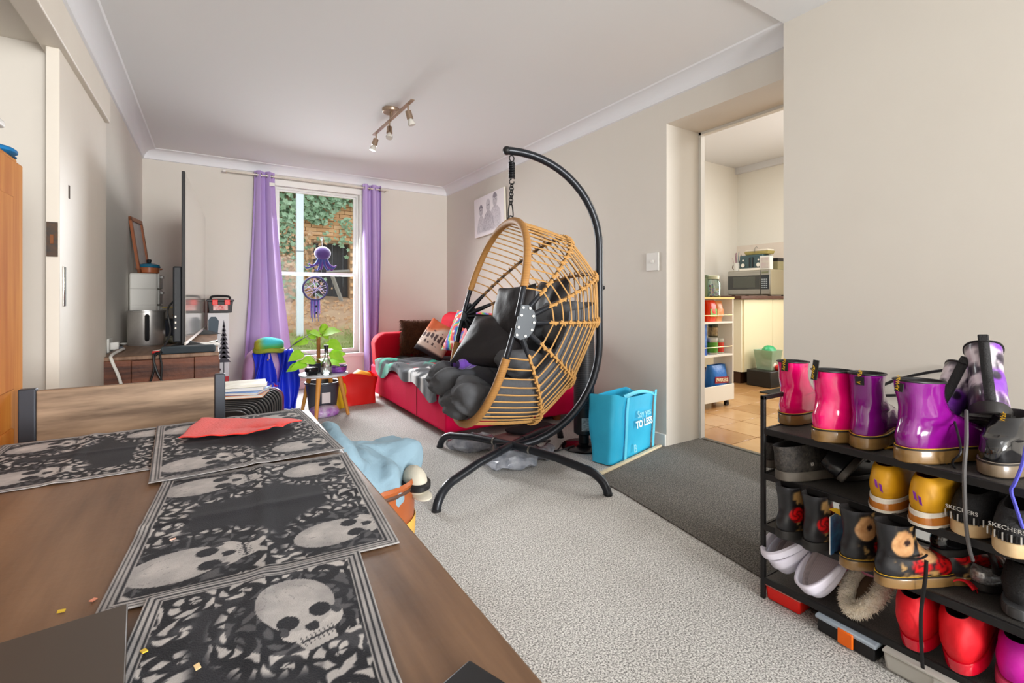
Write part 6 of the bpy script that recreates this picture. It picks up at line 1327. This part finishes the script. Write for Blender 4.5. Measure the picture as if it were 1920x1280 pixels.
for x in (MX+.04, 6.26):
    for y in (3.35, 3.84): MB().bb((x-.015, y-.015, BZ), (x+.015, y+.015, BZ+.013)).build('foot', M_BLACK, mw, world=True)
MZ = BZ+.336
to = thing('toaster', 'dark teal toaster with two round dials on top of the microwave', 'toaster', (6.08, 3.60, MZ)); m_to = mat('teal_toaster', (64, 88, 92), .3)
MB().bb((5.97, 3.45, MZ), (6.2, 3.775, MZ+.205)).build('body', m_to, to, world=True, bevel=.02, seg=4); MB().bb((5.962, 3.455, MZ+.0), (5.972, 3.77, MZ+.03)).build('chrome_base', M_CHROME, to, world=True)
for y in (3.50, 3.71):
    kn = MB().cyl((5.972, y, MZ+.07), (5.95, y, MZ+.07), .026, 20).build('dial', M_CHROME, to, world=True); k2 = MB().cyl((5.972, y, MZ+.135), (5.955, y, MZ+.135), .012, 14).build('button', M_CHROME, to, world=True)
for y in (3.585, 3.625): MB().bb((5.962, y-.008, MZ+.04), (5.972, y+.008, MZ+.17)).build('lever_slot', mat('dark_lever', (30, 34, 36), .4), to, world=True)
ec = thing('egg_carton', 'grey pulp egg carton with a pale lid lying on the toaster', 'egg carton', (6.08, 3.60, MZ+.206)); MB().box((0, -.04, .022), (.14, .30, .042), taper=1.12).build('tray', mat('pulp_olive', (170, 156, 96), .9, bump=(40, .4)), ec, bevel=.008); MB().box((0, -.04, .054), (.15, .31, .022)).build('lid', mat('pulp_pale', (220, 212, 196), .9), ec, bevel=.008); MB().tube(spline([(-.08, -.02, .03), (-.085, -.03, .08), (-.08, -.045, .10), (-.08, -.06, .09)], 5), .004, 6).build('wire_hook', M_STEEL, ec)
pfk = thing('photo_frame', 'white framed picture standing at the right of the toaster', 'picture', (5.94, 3.40, MZ)); MB().bb((5.93, 3.335, MZ), (6.0, 3.47, MZ+.175)).build('box_frame', M_WHITEP, pfk, world=True, bevel=.004); MB().bb((5.926, 3.352, MZ+.02), (5.931, 3.453, MZ+.155)).build('print', mat('pastel_print', (206, 206, 190), .3, noise=(14, (190, 160, 170), 2)), pfk, world=True)
tn = thing('tea_tin', 'dull green tin behind the white framed picture', 'tin', (6.15, 3.345, MZ)); MB().bb((6.08, 3.32, MZ), (6.24, 3.40, MZ+.11)).build('body', mat('olive_tin', (142, 136, 100), .4), tn, world=True); MB().bb((6.078, 3.318, MZ+.11), (6.242, 3.402, MZ+.15)).build('lid', M_BLACK, tn, world=True)
mg = thing('straw_mug', 'white mug holding straws and pens on top of the microwave', 'mug', (5.99, 3.82, MZ)); MB().lathe([(.038, 0), (.042, .11), (.038, .11), (.034, .01)], (0, 0, 0), 24).build('mug', M_WHITEP, mg); MB().tube([(0, .042+.02*math.sin(a), .055+.03*math.cos(a)) for a in [R(180)*i/8 for i in range(9)]], .006, 6).build('handle', mat('mug_brown', (110, 84, 70), .5), mg)
for k, (dx, dy, L_, c_) in enumerate(((.01, .03, .24, (190, 150, 160)), (-.01, .06, .18, (200, 180, 176)), (.0, -.03, .26, (130, 150, 160)), (.02, -.05, .22, (60, 60, 70)), (0, .01, .25, (160, 130, 140)))): MB().tube([(0, dy*.3, .02), (dx, dy, L_)], .005, 8).build('straw', mat('straw_%d' % k, c_, .5), mg)
# jar and canisters on the pantry trolley
TRX0, TRX1, TRY0, TRY1 = 3.40, 4.12, 2.66, 2.86
tr_ = thing('pantry_trolley', 'white slide-out pantry trolley with three open shelves', 'trolley', (3.76, 2.76, 0)); m_trw = mat('trolley_white', (232, 228, 216), .5)
MB().bb((TRX1-.018, TRY0, .065), (TRX1, TRY1, 1.0)).build('end_panel', m_trw, tr_, world=True, bevel=.003); MB().bb((TRX0, TRY0, .065), (TRX0+.018, TRY1, 1.0)).build('end_panel', m_trw, tr_, world=True); MB().bb((TRX0, TRY1-.008, .10), (TRX1, TRY1, .25)).build('back_panel', m_trw, tr_, world=True)
MB().bb((TRX0-.005, TRY0-.005, 1.0), (TRX1+.005, TRY1+.005, 1.016)).build('top_board', mat('trolley_yellow_top', (226, 190, 96), .5), tr_, world=True)
for z in (.79, .49, .085): MB().bb((TRX0+.018, TRY0, z-.016), (TRX1-.018, TRY1, z)).build('shelf', m_trw, tr_, world=True)
MB().bb((TRX0+.01, TRY0-.006, .065), (TRX1-.001, TRY0+.008, .21)).build('front_board', m_trw, tr_, world=True, bevel=.003)
for z in (.85, .56): MB().tube([(TRX0+.018, TRY0+.004, z), (TRX1-.018, TRY0+.004, z)], .004, 8).build('guard_rail', mat('brass_rail', (190, 170, 120), .3, .8), tr_, world=True)
for x in (TRX0+.06, TRX1-.06):
    for y in (TRY0+.035, TRY1-.035): MB().lathe([(.024, -.012), (.026, 0), (.024, .012)], (x, y, .027), 16, M=Matrix.Rotation(R(90), 3, 'X')).build('castor', M_BLACK, tr_, world=True); MB().bb((x-.012, y-.016, .03), (x+.012, y+.016, .066)).build('castor_fork', M_BLACK, tr_, world=True)
TZ1 = 1.017
jr = thing('sweet_jar', 'clear glass jar of coloured sweets on the pantry trolley', 'jar', (3.93, 2.755, TZ1)); MB().lathe([(.06, 0), (.075, .01), (.078, .12), (.062, .155), (.058, .165)], (0, 0, 0), 28).build('glass', glassmat('jar_glass', (225, 238, 232), .2, .05), jr); MB().lathe([(.064, .165), (.064, .195), (.05, .198)], (0, 0, 0), 28).build('lid', mat('cream_lid', (196, 196, 168), .4), jr)
cs = [(210, 40, 40), (230, 180, 30), (60, 70, 160), (70, 150, 80), (150, 60, 140), (220, 210, 200)]; rj = random.Random(4)
for i in range(34):
    a = rj.uniform(0, 6.28); q = rj.uniform(0, .05); MB().box((q*math.cos(a), q*math.sin(a), .014+.10*(i/34)), (.024, .014, .012), Euler((rj.random()*3, rj.random()*3, a))).build('sweet', mat('sweet_%d' % (i % 6), cs[i % 6], .3), jr)
for nm, lb, x, y, r_, h_, c_ in (('teal_canister', 'tall teal canister at the left of the sweet jar', 3.70, 2.76, .075, .25, (84, 128, 124)), ('yellow_canister', 'pale yellow lidded canister tucked beside the sweet jar', 3.80, 2.80, .035, .26, (206, 190, 90)), ('green_tub', 'grey-green lidded tub behind the sweet jar', 3.86, 2.84, .05, .20, (120, 134, 104))):
    t = thing(nm, lb, 'canister', (x, min(y, 2.80), TZ1)); MB().lathe([(r_*.95, 0), (r_, .01), (r_, h_*.88)], (0, 0, 0), 24).build('body', mat(nm, c_, .4), t); MB().lathe([(r_*1.04, h_*.88), (r_*1.04, h_), (r_*.9, h_+.004)], (0, 0, 0), 24).build('lid', mat(nm+'_lid', tuple(int(q*.85) for q in c_), .4), t)
# packets
def packet(name, label, x, y, z, w_, d_, h_, c1, c2, seed, grp=None, body=None, tm=None):
    t = thing(name, label, 'packet', (x, y, z), 0, grp)
    def fn(u, v):
        from mathutils import noise as mn
        a = 2*math.pi*u; th = (math.sin(math.pi*min(.97, max(.10, v))))**.30; ca, sa = math.cos(a), math.sin(a)
        p = Vector((math.copysign(abs(ca)**.4, ca)*w_/2*(1-.06*math.sin(math.pi*v)), math.copysign(abs(sa)**.7, sa)*d_/2*th, v*h_)); return p+mn.noise_vector(p*22+Vector((seed, 0, 0)))*.004*(v+.15)
    mb = MB().grid(fn, 36, 20, cu=True); mb.add([fn(i/20, 0) for i in range(20)], [tuple(range(20))]); mb.build('wrapper', mat('pk_%s' % seed, c1, .35, bump=(18, .5)), t, sharp=60)
    if c2: MB().box((0, -d_/2*.93, h_*.42), (w_*.8, .004, h_*.36)).build('label_panel', mat('pk2_%s' % seed, c2, .5, noise=(40, tuple(min(255, q+60) for q in c2), 2)), t)
    if body: text('brand_name', body, h_*.19, tm, t, (0.0, -d_/2-.006, h_*.46), (R(90), 0, 0), bold=.001, sx=.92)
    return t
gp = 'food packets on the pantry trolley'
packet('noodle_packet', 'yellow-orange packet at the left of the top trolley shelf', 3.70, 2.755, .791, .13, .10, .17, (240, 160, 30), (240, 120, 20), 101, gp); packet('noodle_packet', 'red packet standing behind the yellow one on the trolley', 3.76, 2.80, .791, .12, .08, .20, (206, 52, 20), None, 102, gp); packet('noodle_packet', 'orange-red packet with a green label in the middle of the top shelf', 3.87, 2.745, .791, .12, .11, .195, (232, 62, 20), (90, 150, 40), 103, gp); packet('noodle_packet', 'pale orange tall packet at the right of the top trolley shelf', 3.985, 2.75, .791, .11, .10, .19, (226, 150, 90), (240, 120, 50), 104, gp)
bxk = thing('cereal_box', 'tall blue carton at the left of the middle trolley shelf', 'carton', (3.715, 2.75, .491)); MB().box((0, 0, .14), (.11, .12, .28)).build('carton', mat('blue_carton', (44, 92, 178), .45), bxk, bevel=.002); MB().box((.0, -.061, .17), (.09, .002, .16)).build('front_print', mat('pale_blue_print', (96, 150, 214), .5, noise=(26, (40, 70, 150), 2)), bxk)
for nm, lb, x, y, z, r_, h_, c1, c2 in (('food_tin', 'green labelled tin on the middle trolley shelf', 3.89, 2.735, .491, .056, .15, (96, 160, 50), (190, 190, 180)), ('food_tin', 'red labelled tin beside the green one on the trolley', 4.01, 2.74, .491, .045, .14, (214, 62, 30), (190, 190, 180)), ('pickle_jar', 'dark glass pickle jar standing on the green and red tins', 3.955, 2.765, .645, .045, .12, (70, 66, 38), (46, 60, 40)), ('sauce_tin', 'brown tin behind the green one on the middle shelf', 3.82, 2.80, .491, .04, .14, (120, 50, 34), (160, 150, 140))):
    t = thing(nm, lb, 'tin' if 'tin' in nm else 'jar', (x, y, z)); MB().lathe([(r_, 0), (r_, h_*.86)], (0, 0, 0), 26).build('body', mat('steel_tin', (176, 172, 160), .3, .8) if 'tin' in nm else mat('olive_glass', (60, 58, 30), .15), t); MB().lathe([(r_+.001, h_*.12), (r_+.001, h_*.74)], (0, 0, 0), 26, caps=False).build('label_band', mat(nm+lb[:6], c1 if 'jar' not in nm else (206, 176, 120), .5, noise=(34, tuple(max(0, q-50) for q in c1), 2)), t); MB().lathe([(r_*1.03, h_*.86), (r_*1.03, h_), (r_*.9, h_)], (0, 0, 0), 26).build('lid', mat(nm+'_lid'+lb[:5], c2, .35, .4), t)
tpk = MB().bb((3.87, 2.72, .6425), (4.03, 2.82, .6445)); 
pk = packet('snack_bag', 'bright blue snack bag with a red name band on the bottom trolley shelf', 3.975, 2.745, .087, .24, .12, .30, (34, 112, 196), None, 110); MB().box((0, -.062, .165), (.20, .004, .058), Euler((0, R(3), 0))).build('name_band', mat('dark_red_band', (150, 26, 30), .4), pk); text('brand_name', 'PARKERS', .046, mat('cream_lettering', (240, 226, 190), .5), pk, (0, -.066, .165), (R(90), R(3), 0), bold=.0012, sx=.95)
packet('brown_packet', 'small brown packet left of the blue snack bag', 3.74, 2.76, .087, .12, .08, .15, (120, 74, 60), None, 111)
# tub with green bag, tray and mat in front of the cabinet
bsk = thing('recycling_basket', 'clear plastic basket with a green bag and wrappers by the kitchen cabinet', 'basket', (5.40, 3.06, .191)); MB().lathe([(.12, 0), (.155, .22), (.16, .225), (.15, .225), (.115, .01)], (0, 0, 0), 4, M=Matrix.Rotation(R(45), 3, 'Z'), sy=1).build('tub', mat('frosted_green_tub', (178, 204, 176), .3, alpha=.6), bsk, bevel=.01); MB().sphere((.0, 0, .18), (.09, .08, .10), 18, 12).noise(.03, 10, 2).build('green_bag', mat('green_film', (40, 160, 100), .35), bsk, sharp=30); MB().sphere((-.02, -.02, .07), (.08, .08, .06), 16, 10).noise(.02, 12, 5).build('white_wrappers', mat('white_film', (222, 216, 200), .4), bsk)
dt2 = thing('black_tray', 'black plastic tray holding the basket on the kitchen floor', 'tray', (5.58, 3.07, .007)); MB().bb((-.36, -.14, 0), (.52, .14, .183)).build('tray', mat('tray_black', (30, 27, 25), .4), dt2, bevel=.01); 
wr2 = thing('red_wrapper', 'small red wrapper on the black kitchen tray', 'wrapper', (5.42, 2.94, .191)); MB().sphere((0, 0, .03), (.06, .04, .03), 12, 8, e=.7).noise(.01, 20).build('wrapper', mat('red_film', (206, 40, 34), .4), wr2)
mt2 = thing('floor_mat', 'dark rubber mat on the kitchen tiles', 'mat', (5.35, 2.72, .007)); MB().bb((-.45, -.15, 0), (.55, .15, .012)).build('mat', mat('rubber_mat', (38, 38, 36), .5, bump=(60, .4)), mt2, bevel=.004)
fdg = thing('refrigerator', 'edge of a pale fridge just inside the kitchen behind the door frame', 'fridge', (3.32, 3.4, 0)); MB().bb((3.0, 3.1, .03), (3.72, 3.8, 1.72)).build('body', mat('fridge_white', (206, 204, 196), .4), fdg, world=True, bevel=.015); MB().bb((3.02, 3.07, .05), (3.70, 3.10, 1.70)).build('door', mat('fridge_white', (0, 0, 0)), fdg, world=True, bevel=.012)
for x in (3.08, 3.64): MB().bb((x-.03, 3.2, 0), (x+.03, 3.26, .03)).build('foot', M_BLACK, fdg, world=True)
kl = thing('kitchen_wall_light', 'small white spotlight fitting near the kitchen ceiling', 'light', (4.35, 3.95, 2.80)); MB().cyl((4.35, 3.95, 2.93), (4.35, 3.95, 2.84), .03, 16).build('stem', M_WHITEP, kl, world=True); MB().cyl((4.35, 3.95, 2.84), (4.37, 3.9, 2.72), .045, 18, .055).build('head', M_WHITEP, kl, world=True)
